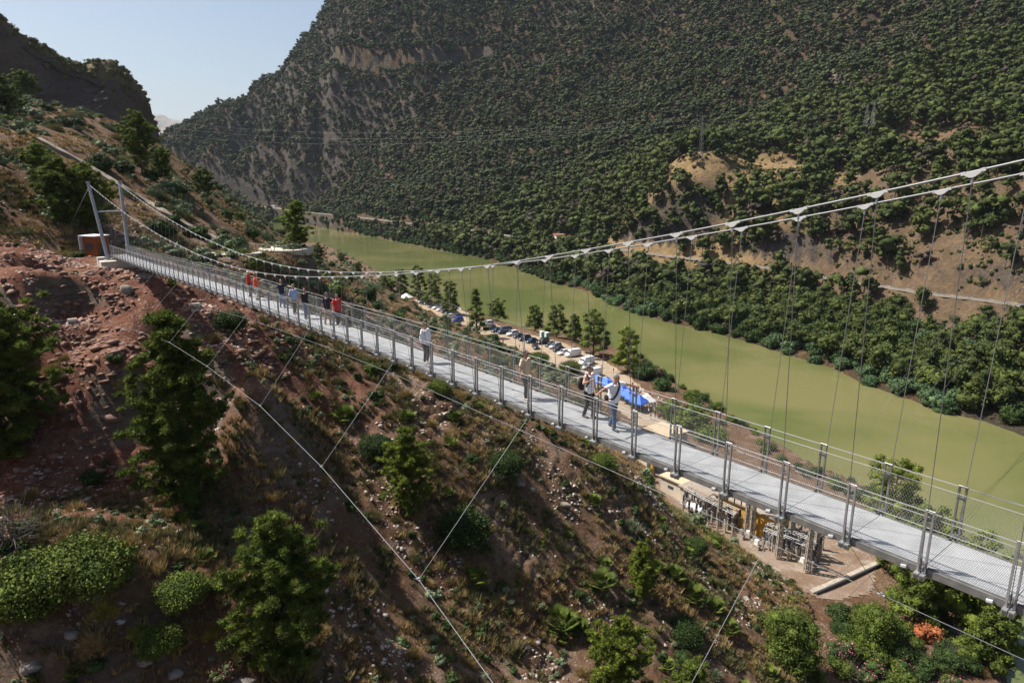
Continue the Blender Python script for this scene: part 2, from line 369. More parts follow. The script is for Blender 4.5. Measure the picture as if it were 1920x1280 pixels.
M_slope = ground_mat('slope_earth', ((.098, .053, .032), (.132, .084, .052), (.18, .125, .088)), 9, 1.1, stone=(.32, .27, .23), grass=(.19, .125, .055), red=[(-46, 68, 25, ((.125, .052, .033), (.20, .10, .068)))], rock=((.20, .155, .12), .62))
M_mount = ground_mat('mountain_earth', ((.050, .032, .019), (.075, .049, .029), (.045, .040, .028)), 60, 7, stone=(.14, .12, .105), grass=(.15, .10, .05), bdist=1.5, rock=((.095, .080, .068), .64), red=[(140, 440, 75, ((.24, .165, .085), (.18, .13, .065))), (215, 330, 85, ((.095, .066, .042), (.14, .098, .06))), (240, 455, 50, ((.13, .08, .05), (.16, .11, .065))), (305, 640, 42, ((.20, .165, .14), (.12, .10, .085)))])
NV, NF, near_me = grid_mesh('hillside', axis([(-420, -120, 5), (-120, -75, 1.4), (-75, -45, .5), (-45, 62, .3), (62, 130, 1.2)]),
    axis([(-60, 20, 4), (20, 28, .8), (28, 92, .3), (92, 135, .7), (135, 320, 2), (320, 620, 5)]), H_near, [M_slope], keep=lambda X, Y: X < XL(Y) + 22)
hill = link_mesh('hillside', near_me, kind='structure')
FV, FF, far_me = grid_mesh('mountain', axis([(-1300, -500, 14), (-500, -120, 2.6), (-120, 700, 4.5), (700, 1500, 16)]), axis([(-200, 150, 6), (150, 480, 3), (480, 740, 4.5), (740, 1020, 2.6), (1020, 1250, 4.5), (1250, 2500, 25)]), H_far, [M_mount], keep=lambda X, Y: X > XR(Y) - 25)
mountain = link_mesh('mountain', far_me, kind='structure')
BV_N = BVHTree.FromPolygons(NV.tolist(), NF.tolist()); BV_F = BVHTree.FromPolygons(FV.tolist(), FF.tolist())
def hit(px, py, far=False):
    d = Vector(ray(px, py)).normalized(); o = Vector((0, 0, CAMZ))
    best = None
    for bv in ((BV_F,) if far else (BV_N, BV_F)):
        h = bv.ray_cast(o, d)
        if h[0] is not None and (best is None or h[3] < best[3]): best = h
    if best is None:
        p = at(px, py, 220); return Vector((p[0], p[1], gz(p[0], p[1])))
    return best[0]
def gz(x, y, bv=None):
    h = (bv or BV_N).ray_cast(Vector((x, y, 600)), Vector((0, 0, -1)))
    return h[0].z if h[0] is not None else 0.0

# river
m, nt, b = node_mat('river_water'); b.inputs['Roughness'].default_value = .09; b.inputs['Specular IOR Level'].default_value = .5
g = nt.nodes.new('ShaderNodeNewGeometry'); n1 = nt.nodes.new('ShaderNodeTexNoise'); n1.inputs['Scale'].default_value = .016; n1.inputs['Detail'].default_value = 5; n1.inputs['Distortion'].default_value = .8
nt.links.new(g.outputs['Position'], n1.inputs['Vector']); r = nt.nodes.new('ShaderNodeValToRGB')
r.color_ramp.elements[0].position = .38; r.color_ramp.elements[0].color = (.090, .107, .034, 1); r.color_ramp.elements[1].position = .62; r.color_ramp.elements[1].color = (.155, .145, .060, 1)
nt.links.new(n1.outputs['Fac'], r.inputs[0]); nt.links.new(r.outputs[0], b.inputs['Base Color'])
n2 = nt.nodes.new('ShaderNodeTexNoise'); n2.inputs['Scale'].default_value = 1.6; n2.inputs['Detail'].default_value = 4; nt.links.new(g.outputs['Position'], n2.inputs['Vector'])
bp = nt.nodes.new('ShaderNodeBump'); bp.inputs['Strength'].default_value = .5; bp.inputs['Distance'].default_value = .06
nt.links.new(n2.outputs['Fac'], bp.inputs['Height']); nt.links.new(bp.outputs[0], b.inputs['Normal'])
M_water = m
mb = MB(); mb.add([(-2500, -400, 0), (1500, -400, 0), (1500, 2500, 0), (-2500, 2500, 0)], [(0, 1, 2, 3)], M_water); mb.build('river', kind='structure')
# ------------------------------------------------------------------ cliff on the left
M_rock = ground_mat('cliff_rock', ((.10, .075, .065), (.15, .11, .09), (.12, .095, .08)), 25, 4, stone=(.17, .14, .12), grass=(.09, .09, .035), bdist=1.5, bstr=1.0)
M_cap = ground_mat('cliff_cap', ((.13, .10, .06), (.17, .14, .08), (.12, .12, .05)), 14, 2, stone=(.25, .22, .19), grass=(.07, .08, .03), bdist=.6)
def resample(pl, n):
    pl = np.array(pl, float); t = pl[:, 0]; T = np.linspace(t[0], t[-1], n); return np.stack([np.interp(T, t, pl[:, i]) for i in range(pl.shape[1])], 1)
CR = [(-500,-150,230),(-150,-60,280),(0,38,300),(60,82,310),(110,116,318),(160,122,330),(205,112,335),(240,134,342),(262,168,350),(283,205,355),(296,245,360),(300,268,362)]
BR = [(-500,-100,226),(-150,-10,276),(0,55,297),(60,98,306),(110,128,312),(160,148,320),(205,166,326),(240,172,336),(262,186,345),(283,215,352),(296,252,358),(300,272,361)]
BS = [(-500,200,200),(-150,260,250),(0,300,275),(60,300,282),(110,290,290),(160,285,298),(205,290,305),(240,300,318),(262,310,330),(283,315,338),(297,320,346),(303,330,352)]
n = 300; cr = np.array([at(*q) for q in resample(CR, n)]); br = np.array([at(*q) for q in resample(BR, n)]); bs = np.array([at(*q) for q in resample(BS, n)])
rows = []
for k in range(91):
    f = k / 90; P = bs * (1 - f) + br * f; P[:, 1] -= 10 * math.sin(f * math.pi) * .6; rows.append(P)
for k in range(1, 16):
    f = k / 15; P = br * (1 - f) + cr * f; P[:, 2] += 2.5 * math.sin(f * math.pi); rows.append(P)
for k in range(1, 14):
    f = k / 13; P = cr.copy(); P[:, 1] += 130 * f; P[:, 0] -= 60 * f; P[:, 2] -= 6 * f + 60 * f * f; rows.append(P)
G = np.array(rows); nr = len(G); xx, yy, zz = G[..., 0], G[..., 1], G[..., 2]
dsp = fbm(xx, zz * .8, 30, 4) * 8 - (ridged(xx * 1.6, zz * .35, 22, 4) - .5) * 9 + np.abs(fbm(xx * 1.4, zz * .5, 9, 4)) * 5 + fbm(xx, zz, 3.5, 3) * .8
dsp = dsp + (ridged(xx, zz, 7, 3) - .5) * 3.0 + np.abs(fbm(xx, zz * 2.2, 3, 3)) * 1.4; amp_ = np.ones(nr); amp_[88:] = .3; G[..., 0] += fbm(zz, xx, 12, 4) * 1.8 * np.clip(amp_, .3, 1)[:, None]; G[..., 1] += dsp * amp_[:, None]; G[..., 2] += fbm(xx, yy, 7, 3) * np.where(np.arange(nr) > 85, 2.2, .6)[:, None]
idx = np.arange(nr * n).reshape(nr, n); F_ = np.stack([idx[:-1, :-1], idx[:-1, 1:], idx[1:, 1:], idx[1:, :-1]], -1).reshape(-1, 4)
mi_ = np.repeat((np.arange(nr - 1) > 92).astype(int), n - 1)
cl_me = np_mesh('cliff', G.reshape(-1, 3), F_, [M_rock, M_cap], mi_, smooth=True)
link_mesh('cliff', cl_me, kind='structure')
BV_C = BVHTree.FromPolygons(G.reshape(-1, 3).tolist(), F_.tolist())
CAPG = (G[92:], cr)
# distant hills
M_dist = ground_mat('distant_earth', ((.17, .13, .09), (.24, .19, .13), (.10, .10, .05)), 300, 30, bdist=4)
DS = 4.0; xs = np.linspace(-2600 * DS, -600 * DS, 200); ys = np.linspace(2300 * DS, 4200 * DS, 80)
def H_dist(X, Y):
    X = X / DS; Y = Y / DS
    crest = np.interp(X / Y, [-.75, -.6, -.52, -.47, -.43, -.38, -.3], [330, 300, 285, 262, 225, 150, 60])
    f = np.clip((Y - 2300) / 900, 0, 1); return -20 + (crest + 10) * sstep(0, 1, f) + ridged(X, Y, 350, 4) * 60 * f + fbm(X, Y, 90, 3) * 16 * f
H_d0 = H_dist
def H_dist(X, Y): return CAMZ + (H_d0(X, Y) - CAMZ) * DS
_, _, me = grid_mesh('distant_hills', xs, ys, H_dist, [M_dist]); link_mesh('distant_hills', me, kind='structure')

# ------------------------------------------------------------------ leaf builders (numpy)
def unit(n, rng):
    v = rng.normal(size=(n, 3)); return v / np.linalg.norm(v, axis=1)[:, None]
def cards(C, Nn, s, rng, aspect=.6, tri=False, fold=0.0):
    """one leaf-clump face at each centre, facing about Nn"""
    n = len(C); t = unit(n, rng); u = np.cross(Nn, t); u /= np.linalg.norm(u, axis=1)[:, None] + 1e-9; v = np.cross(Nn, u)
    s = np.asarray(s).reshape(-1, 1) * np.ones((n, 1)); u = u * s; v = v * s * aspect
    if tri: V = np.stack([C - u * .5 - v * .5, C + u * .5 - v * .35, C + v * .6], 1); F = np.arange(3 * n).reshape(n, 3)
    else: V = np.stack([C - u * .5, C - v * .5, C + u * .5, C + v * .5], 1); F = np.arange(4 * n).reshape(n, 4)
    return V.reshape(-1, 3), F
def blob_cards(c, r, n, s, rng, sq=.75, jit=.55, shell=(.7, 1.05), up=.25, aspect=.6, tri=False):
    d = unit(n, rng); rad = rng.uniform(*shell, (n, 1)); C = np.asarray(c) + d * rad * np.array([r, r, r * sq])
    Nn = d + rng.normal(size=(n, 3)) * jit + np.array([0, 0, up]); Nn /= np.linalg.norm(Nn, axis=1)[:, None]
    return cards(C, Nn, s * rng.uniform(.6, 1.3, n), rng, aspect, tri)
_ico = None
def ico(c, r, sq=.75, sub=1, rng=None, jit=.12):
    global _ico
    if _ico is None:
        _ico = {}
    if sub not in _ico:
        bm = bmesh.new(); bmesh.ops.create_icosphere(bm, subdivisions=sub, radius=1)
        _ico[sub] = (np.array([v.co[:] for v in bm.verts]), np.array([[v.index for v in f.verts] for f in bm.faces])); bm.free()
    V, F = _ico[sub]; V = V * (1 + (rng.normal(size=(len(V), 1)) * jit if rng is not None else 0))
    return np.asarray(c) + V * np.array([r, r, r * sq]), F
class NB:
    """numpy mesh builder; all faces kept as quads (triangles repeat nothing, they are split lists)"""
    def __init__(s): s.V = []; s.T = []; s.Q = []; s.n = 0; s.mt = []; s.mq = []
    def add(s, VF, m=0):
        V, F = VF; F = np.asarray(F) + s.n; s.V.append(np.asarray(V, np.float32)); s.n += len(V)
        if F.shape[1] == 3: s.T.append(F); s.mt.append(np.full(len(F), m))
        else: s.Q.append(F); s.mq.append(np.full(len(F), m))
    def arrays(s):
        V = np.concatenate(s.V); T = np.concatenate(s.T) if s.T else np.zeros((0, 3), int); Q = np.concatenate(s.Q) if s.Q else np.zeros((0, 4), int)
        return V, T, Q, (np.concatenate(s.mt) if s.mt else np.zeros(0, int)), (np.concatenate(s.mq) if s.mq else np.zeros(0, int))
    def mesh(s, name, mats, smooth=False):
        V, T, Q, mt, mq = s.arrays(); return tq_mesh(name, V, T, Q, mt, mq, mats)
def tq_mesh(name, V, T, Q, mt, mq, mats):
    me = bpy.data.meshes.new(name); me.vertices.add(len(V)); me.vertices.foreach_set('co', np.asarray(V, np.float32).ravel())
    me.loops.add(T.size + Q.size); me.loops.foreach_set('vertex_index', np.concatenate([T.ravel(), Q.ravel()]).astype(np.int32))
    ls = np.concatenate([np.arange(0, T.size, 3), T.size + np.arange(0, Q.size, 4)]).astype(np.int32)
    lt = np.concatenate([np.full(len(T), 3), np.full(len(Q), 4)]).astype(np.int32)
    me.polygons.add(len(ls)); me.polygons.foreach_set('loop_start', ls); me.polygons.foreach_set('loop_total', lt)
    for m in mats: me.materials.append(m)
    me.polygons.foreach_set('material_index', np.concatenate([mt, mq]).astype(np.int32)); me.update(calc_edges=True); return me
def np_tube(pts, rs, n=6):
    pts = np.asarray(pts, float); N = len(pts); V = []
    for i in range(N):
        d = pts[min(i + 1, N - 1)] - pts[max(i - 1, 0)]; d /= np.linalg.norm(d) + 1e-9; a = np.cross(d, [0.3, 1, 0.1]); a /= np.linalg.norm(a) + 1e-9; b_ = np.cross(d, a)
        t = np.arange(n) * 2 * math.pi / n; V.append(pts[i] + (np.cos(t)[:, None] * a + np.sin(t)[:, None] * b_) * rs[i])
    V = np.concatenate(V); F = [(i * n + j, i * n + (j + 1) % n, (i + 1) * n + (j + 1) % n, (i + 1) * n + j) for i in range(N - 1) for j in range(n)]
    return V, np.array(F)
def blades(C, D, L, wd, rng, side=None):
    """thin triangles from C along D"""
    n = len(C); D = D / (np.linalg.norm(D, axis=1)[:, None] + 1e-9); s_ = np.cross(D, unit(n, rng)); s_ /= np.linalg.norm(s_, axis=1)[:, None] + 1e-9
    L = np.asarray(L).reshape(-1, 1); V = np.stack([C - s_ * wd / 2, C + s_ * wd / 2, C + D * L], 1).reshape(-1, 3); return V, np.arange(3 * n).reshape(n, 3)

M_bark = mat('pine_bark', (.09, .065, .05), .9, var=.4, vscale=4)
M_pine = foliage_mat('pine_needles', (.050, .075, .014), (.145, .185, .03), .4, .35, .9)
M_pine_b = foliage_mat('pine_needles_light', (.09, .125, .016), (.20, .235, .035), .4, .35, .9)
M_far = foliage_mat('forest_needles', (.016, .025, .009), (.054, .064, .018), .5, 0, .07); M_mid = foliage_mat('slope_needles', (.028, .042, .010), (.085, .105, .022), .45, .1, .15)
M_leaf = foliage_mat('broad_leaves', (.045, .070, .012), (.125, .16, .026), .45, .15, .9)
M_fig = foliage_mat('fig_leaves', (.035, .07, .03), (.09, .14, .055), .4, 0, .3)
M_lent = foliage_mat('dark_leaves', (.020, .040, .010), (.048, .075, .018), .4, .1, .9)
M_grey = foliage_mat('grey_broom', (.085, .11, .055), (.15, .175, .095), .35, .1, 1)
M_gold = foliage_mat('dry_grass', (.20, .135, .055), (.36, .27, .12), .35, .1, .5)
M_olive = foliage_mat('olive_grass', (.085, .09, .032), (.19, .165, .07), .35, .1, .6)
M_pink = foliage_mat('pink_flowers', (.42, .10, .17), (.62, .25, .32), .3, .1, 2)
M_rust = foliage_mat('rust_leaves', (.20, .06, .025), (.34, .13, .05), .35, .1, 1)
M_dead = mat('dead_twigs', (.16, .13, .11), .9, var=.3)
M_gold2 = foliage_mat('yellow_bush', (.17, .15, .03), (.30, .26, .05), .35, .1, 1)

def pine_arrays(seed, H=8.0, W=2.6, dens=1.0, clump=.5, up=.3, low=.12, lean=0.0, prof=None):
    """Aleppo pine: curved trunk, rising limbs, needle tufts in clumps.  returns crown NB, trunk NB"""
    rng = np.random.default_rng(seed); crown = NB(); trunk = NB()
    tz = np.linspace(0, 1, 9); tp = np.stack([lean * H * tz ** 2 + .12 * np.sin(tz * 5 + seed) * tz * H * .15, .1 * np.sin(tz * 4 + seed * 2) * tz * H * .15, tz * H * .97], 1)
    trunk.add(np_tube(tp, .028 * H * (1 - tz * .88) * .55, 7))
    prof = prof or (lambda h: math.sin(min(1, (h - low) / (1 - low) * 1.0 + .12) * math.pi * .96) ** .7)
    h = low; nb = int(60 * dens ** .5)
    for i in range(nb):
        h = low + (1 - low) * ((i + .5) / nb) ** .9; az = i * 2.4 + rng.uniform(-.5, .5)
        L = W * max(.12, prof(h)) * rng.uniform(.7, 1.15); base = np.array([np.interp(h, tz, tp[:, k]) for k in range(3)])
        dr = np.array([math.cos(az), math.sin(az), up + .5 * h]); tip = base + dr * L
        mid = base + dr * L * .5 - np.array([0, 0, .08 * L]); trunk.add(np_tube([base, mid, tip], [.045 * (1.3 - h) * H / 8, .03 * H / 8, .01], 4))
        k = max(3, int(L / clump * 1.5))
        for j in range(k):
            f = .22 + .8 * (j + rng.uniform(0, .8)) / k; c = base + (tip - base) * f + rng.normal(size=3) * clump * .38
            r = clump * rng.uniform(.6, 1.1) * (.8 + .3 * (1 - f)); crown.add(ico(c, r * .62, .7, 1, rng))
            n = int(46 * dens); d = unit(n, rng); d[:, 2] = np.abs(d[:, 2]) * 1.0 - .3; C = c + d * r * rng.uniform(.35, .8, (n, 1))
            D = d + np.array([0, 0, .45]) + rng.normal(size=(n, 3)) * .35; crown.add(blades(C, D, r * rng.uniform(.35, .75, n), r * .16, rng))
            n2 = int(14 * dens); crown.add(blob_cards(c, r * .85, n2, r * .42, rng, .75, .5))
    return crown, trunk
def far_pine(seed, H=9.0, lowpoly=True, nb=7, nc=20, cs=1.0, kind=0):
    rng = np.random.default_rng(seed); crown = NB(); trunk = NB(); lean = rng.uniform(-.06, .06, 2) * H
    if kind == 0:   # rounded, irregular
        W = H * rng.uniform(.42, .52); cen = [(rng.uniform(-1, 1) * W * .55, rng.uniform(-1, 1) * W * .55, H * rng.uniform(.42, .86), W * rng.uniform(.38, .6)) for _ in range(nb)]
    else:           # taller
        W = H * .32; cen = [(rng.uniform(-1, 1) * W * .6 * (1.1 - t), rng.uniform(-1, 1) * W * .6 * (1.1 - t), H * (.28 + .62 * t), W * (1.05 - .6 * t) * rng.uniform(.7, 1)) for t in np.linspace(0, 1, nb)]
    for x, y, z, r in cen:
        c = np.array([x + lean[0], y + lean[1], z]); crown.add(ico(c, r * .72, .75, 1, rng, .16)); crown.add(blob_cards(c, r, nc, cs * r * .6, rng, .75, .75, shell=(.6, 1.2), up=.35, aspect=.7))
    trunk.add(np_tube([(0, 0, -.6), (lean[0] * .5, lean[1] * .5, H * .35), (lean[0], lean[1], H * .7)], [.02 * H, .016 * H, .008 * H], 5))
    if not lowpoly:
        for x, y, z, r in cen: trunk.add(np_tube([(lean[0] * .5, lean[1] * .5, H * .35), (x + lean[0], y + lean[1], z)], [.009 * H, .003 * H], 4))
    return crown, trunk
def bush_arrays(seed, Rr=1.0, Hh=.9, nb=9, nc=70, leaf=.13, shape=.75, core=.66, base=.7):
    rng = np.random.default_rng(seed); c_ = NB()
    for i in range(nb):
        a = rng.uniform(0, 6.28); q = Rr * .6 * math.sqrt(rng.uniform(0, 1)); r = Rr * rng.uniform(.35, .55)
        c = np.array([q * math.cos(a), q * math.sin(a), Hh * rng.uniform(.35, .95) * (1 - .4 * (q / Rr) ** 2)]); c_.add(ico(c, r * core, shape, 1, rng, .15))
        c_.add(blob_cards(c, r, nc, leaf, rng, shape, .9, (.62, 1.18), .3, .6))
    c_.add(ico((0, 0, Hh * .3), Rr * base, .6, 1, rng, .12)); return c_
def tuft_arrays(seed, r=.35, h=.5, n=60, wd=.03, spread=.7):
    rng = np.random.default_rng(seed); c_ = NB(); a = rng.uniform(0, 6.28, n); q = r * .45 * np.sqrt(rng.uniform(0, 1, n))
    C = np.stack([q * np.cos(a), q * np.sin(a), np.full(n, -.05)], 1); D = np.stack([np.cos(a) * spread * rng.uniform(.1, 1.1, n), np.sin(a) * spread * rng.uniform(.1, 1.1, n), np.ones(n)], 1)
    c_.add(blades(C, D, h * rng.uniform(.6, 1.15, n), wd, rng)); return c_
def palm_arrays(seed, r=.9, n=16):
    rng = np.random.default_rng(seed); c_ = NB()
    for i in range(n):
        a = rng.uniform(0, 6.28); el = rng.uniform(.15, 1.35); d = np.array([math.cos(a) * math.cos(el), math.sin(a) * math.cos(el), math.sin(el)]); tip = d * r * rng.uniform(.45, .8)
        c_.add(np_tube([(0, 0, 0), tip], [.015, .01], 3)); s_ = np.cross(d, [0, 0, 1.0]); s_ /= np.linalg.norm(s_) + 1e-9
        k = 13; t = np.linspace(-1.35, 1.35, k); D = np.cos(t)[:, None] * d + np.sin(t)[:, None] * s_; D[:, 2] -= .12
        C = np.repeat(tip[None], k, 0); L = .48 * r * rng.uniform(.85, 1.1, k)[:, None]
        sd_ = np.cross(D, np.cross(d, s_)); sd_ /= np.linalg.norm(sd_, axis=1)[:, None] + 1e-9
        V = np.stack([C, C + D * L * .5 + sd_ * .035, C + D * L, C + D * L * .5 - sd_ * .035], 1).reshape(-1, 3); c_.add((V, np.arange(4 * k).reshape(k, 4)))
    c_.add(ico((0, 0, .15 * r), r * .35, .6, 1, rng)); return c_
def mesh1(nb, name, m): return nb.mesh(name, [m])

# ------------------------------------------------------------------ near trees, one by one (base pixel of the trunk, size)
def place_tree(px, py, H, W, seed, label, m=M_pine, name='pine_tree', **k):
    p = hit(px, py); cr_, tr_ = pine_arrays(seed, H, W, **k)
    e = empty(name, (p.x, p.y, p.z - .25), 0, label=label, cat='tree')
    link_mesh('crown', mesh1(cr_, 'pine_crown', m), e); link_mesh('trunk', mesh1(tr_, 'pine_trunk', M_bark), e); return e
TREES = [
 (10, 860, 15.5, 5.8, 3, 'large dark pine cut off by the left edge of the photo', M_pine, dict(dens=1.9, clump=.75, low=.03)),
 (350, 960, 16.5, 4.1, 4, 'tall dark pine below the anchor of the lower wind cable', M_pine, dict(dens=2.0, clump=.72, low=.04)),
 (535, 1250, 11.0, 3.8, 5, 'bushy bright green pine at the bottom edge, left of the wind cable', M_pine, dict(dens=1.9, clump=.58, low=.03)),
 (768, 965, 9.0, 2.9, 6, 'green pointed pine alone on the slope between the two wind cables', M_pine_b, dict(dens=1.2, clump=.5, low=.05)),
 (1202, 1118, 6.6, 1.9, 7, 'narrow yellow green pine right of the fan palms on the slope', M_pine_b, dict(dens=1.2, clump=.45, low=.05)),
 (1160, 1325, 9.2, 3.4, 8, 'broad yellow green pine rising over the bottom edge', M_pine_b, dict(dens=1.4, clump=.52, low=.03)),
 (1290, 1350, 6.4, 2.3, 28, 'smaller dark pine crown just right of the broad bottom edge pine', M_pine, dict(dens=1.1, clump=.48, low=.03)),
 (267, 326, 11.5, 3.6, 9, 'lone tall pine with a bare foot on the ridge below the cliff', M_pine, dict(dens=.8, clump=.8, low=.18)),
 (305, 332, 6.0, 2.4, 10, 'small dark pine beside the lone tall ridge pine', M_pine, dict(dens=.6, clump=.7, low=.05)),
 (385, 372, 8.5, 4.0, 11, 'round pine farther down the grassy ridge, left of the river', M_pine, dict(dens=.6, clump=.95, low=.03)),
 (120, 420, 8.6, 4.0, 12, 'wide dark pine uphill from the orange kiosk', M_pine, dict(dens=1., clump=.7, low=.03)),
 (172, 425, 8.4, 3.9, 13, 'green pine right behind the two pylon posts', M_pine, dict(dens=1., clump=.7, low=.03)),
 (75, 330, 5.0, 2.4, 14, 'small round tree beside the dirt path at the left', M_pine, dict(dens=.7, clump=.6, low=.03)),
 (558, 466, 8.0, 3.0, 15, 'conical pine against the water above the paved terrace', M_pine, dict(dens=.7, clump=.7, low=.03)),
 (597, 492, 6.6, 3.2, 16, 'bright round tree right of the paved terrace', M_leaf, dict(dens=.6, clump=.7, low=.03)),
 (640, 492, 6.8, 3.2, 17, 'olive green tree on the slope over the river, left one of a pair', M_leaf, dict(dens=.6, clump=.8, low=.1)),
 (672, 512, 6.6, 3.0, 18, 'dark leaning tree at the water, right one of a pair', M_pine, dict(dens=.6, clump=.8, low=.2)),
 (45, 175, 9.5, 5.0, 19, 'bright bushy tree at the foot of the cliff at the left edge', M_leaf, dict(dens=.6, clump=1.0, low=.03)),
 (8, 225, 9.0, 5.0, 20, 'dark bushy tree at the left edge under the cliff', M_pine, dict(dens=.6, clump=1.0, low=.03)),
 (155, 118, 7.5, 4.6, 21, 'small pine standing on the skyline of the cliff', M_pine, dict(dens=.5, clump=1.1, low=.03)),
]
for px, py, H_, W_, sd_, lb, m_, kw in TREES:
    if 'skyline' in lb:
        q_ = at(px, py, 345); g_ = BV_C.ray_cast(Vector((q_[0], q_[1] + 6, 400)), Vector((0, 0, -1))); p = (g_[0] if g_[0] is not None else Vector(q_)) - Vector((0, 0, .5)); cr_, tr_ = pine_arrays(sd_, H_, W_, **kw); e = empty('pine_tree', p, 0, label=lb, cat='tree')
        link_mesh('crown', mesh1(cr_, 'pine_crown', m_), e); link_mesh('trunk', mesh1(tr_, 'pine_trunk', M_bark), e)
    else: place_tree(px, py, H_, W_, sd_, lb, m_, **kw)

# ------------------------------------------------------------------ pines of the far slope: 300 individuals, the rest one forest
protos = []
for i in range(8):
    cr_, tr_ = far_pine(100 + i, 9.0, False, 9, 60, .62, kind=1 if i % 4 == 3 else 0)
    protos.append((mesh1(cr_, 'slope_crown', M_mid), mesh1(tr_, 'slope_trunk', M_bark)))
def inview(x, y, z, mx=120, my=150):
    dz = z - CAMZ; fw = y * CP - dz * SP; up_ = y * SP + dz * CP; px = 960 + 1280 * x / fw; py = 640 - 1280 * up_ / fw
    return (px > -mx) & (px < 1920 + mx) & (py > -my) & (py < 1280 + my) & (fw > 1), px, py
rng = np.random.default_rng(55)
N_ = 210000; X = rng.uniform(-900, 1150, N_); Y = rng.uniform(170, 1240, N_); Z = H_far(X, Y, False)
ok = (X > XR(Y) + 3); iv, PX, PY = inview(X, Y, Z + 4, 520, 200); rd, rz = road_d(X, Y); ok &= iv & (rd > 8) & (Z > 1.5)
e_ = 3.0; gx = (H_far(X + e_, Y, False) - Z) / e_; gy = (H_far(X, Y + e_, False) - Z) / e_; sl = np.hypot(gx, gy); ok &= sl < 4.5
dn = .5 + 1.5 * fbm(X, Y, 70, 3) + .6 * fbm(X, Y, 22, 2)
right = sstep(1150, 1500, PX) * sstep(120, 300, PY)      # open slope with clearings
dens_ = np.clip(1.2 + dn * .3, .8, 1) * (1 - right) + right * np.clip((dn + .12) * 1.2 + .55 * sstep(60, 20, np.abs(PY - 400 - (PX - 1300) * .12)) * sstep(1560, 1400, PX), .05, .95)
dens_ *= np.where(sl > 1.5, .85, 1)
bare = sstep(1.25, .75, np.hypot((PX - 1375) / 140, (PY - 316) / 36)) + sstep(1.2, .8, np.hypot((PX - 1760) / 135, (PY - 255) / 28)) + sstep(1.2, .8, np.hypot((PX - 1640) / 120, (PY - 345) / 28)) + .7 * sstep(1.2, .8, np.hypot((PX - 1620) / 180, (PY - 50) / 40))
dens_ *= np.clip(1 - bare, .02, 1); dens_ *= 1 - .62 * sstep(1.1, .6, np.hypot((PX - 545) / 110, (PY - 325) / 62))
D_ = np.hypot(X, Y); thin = 1.0; ok &= rng.uniform(0, 1, N_) < dens_ * thin
ok &= ~((PX > 1185) & (Y < 300) & (rd < 45) & (Z > rz) & (rng.uniform(0, 1, N_) < .6))
X, Y, Z, D_, PX, PY = [a[ok] for a in (X, Y, Z, D_, PX, PY)]
# keep crowns apart
cell = {}; kp = []
order = np.argsort(D_)
for i in order:
    s_ = 6.0 if D_[i] < 450 else 5.3; k = (int(X[i] // s_), int(Y[i] // s_))
    if k in cell: continue
    cell[k] = 1; kp.append(i)
kp = np.array(kp); X, Y, Z, D_, PX, PY = [a[kp] for a in (X, Y, Z, D_, PX, PY)]
onscr = (PX > 0) & (PX < 1920) & (PY > 0); ind = np.where(onscr)[0][:290]; rest = np.setdiff1d(np.arange(len(X)), ind)
print('far pines', len(X))
def where_words(px, py):
    a = 'above the river road' if py < 480 else 'between road and water'
    b = 'at the right edge' if px > 1700 else ('right of the bare hilltop' if px > 1480 else ('below the bare hilltop' if px > 1200 else 'left of the bare hilltop'))
    return a + ' ' + b
for n_, i in enumerate(ind):
    s_ = rng.uniform(.8, 1.4) * (.8 if PY[i] > 500 else 1)
    e = empty('pine_tree', (X[i], Y[i], gz(X[i], Y[i], BV_F)), rng.uniform(0, 6.28), label='far slope pine ' + where_words(PX[i], PY[i]), cat='tree', group='far slope pines ' + where_words(PX[i], PY[i]))
    e.scale = (s_ * rng.uniform(.9, 1.15), s_ * rng.uniform(.9, 1.15), s_ * rng.uniform(.85, 1.15)); pc = protos[rng.integers(8)]
    link_mesh('crown', pc[0], e); link_mesh('trunk', pc[1], e)
def merge_many(name, arrs, pos, rot, scl, which, mats, **tags):
    Vs, Ts, Qs, mts, mqs = [], [], [], [], []; off = 0
    for k, (V, T, Q, mt, mq) in enumerate(arrs):
        ids = np.where(which == k)[0]
        if len(ids) == 0: continue
        c, s_ = np.cos(rot[ids]), np.sin(rot[ids]); S = scl[ids]
        if S.ndim == 1: S = np.repeat(S[:, None], 3, 1)
        W = V[None] * S[:, None, :]; x = W[..., 0] * c[:, None] - W[..., 1] * s_[:, None]; y = W[..., 0] * s_[:, None] + W[..., 1] * c[:, None]
        W = np.stack([x, y, W[..., 2]], -1) + pos[ids][:, None, :]; nV = len(V); o = off + np.arange(len(ids))[:, None, None] * nV
        Vs.append(W.reshape(-1, 3)); 
        if len(T): Ts.append((T[None] + o).reshape(-1, 3)); mts.append(np.tile(mt, len(ids)))
        if len(Q): Qs.append((Q[None] + o).reshape(-1, 4)); mqs.append(np.tile(mq, len(ids)))
        off += nV * len(ids)
    cat_ = lambda L, w_: np.concatenate(L) if L else np.zeros((0, w_), int)
    return link_mesh(name, tq_mesh(name, np.concatenate(Vs), cat_(Ts, 3), cat_(Qs, 4), np.concatenate(mts) if mts else np.zeros(0, int), np.concatenate(mqs) if mqs else np.zeros(0, int), mats), **tags)
def joined(cr_, tr_):
    nb = NB(); a = cr_.arrays(); b_ = tr_.arrays()
    V = np.concatenate([a[0], b_[0]]); T = np.concatenate([a[1], b_[1] + len(a[0])]); Q = np.concatenate([a[2], b_[2] + len(a[0])])
    return V, T, Q, np.concatenate([a[3], b_[3] + 1]), np.concatenate([a[4], b_[4] + 1])
M_farb = foliage_mat('forest_needles_brown', (.05, .038, .028), (.085, .062, .048), .3, 0, .1)
lows = [joined(*far_pine(200 + i, 9.0, True, 6, 17, .95, kind=1 if i % 5 == 4 else 0)) for i in range(10)]
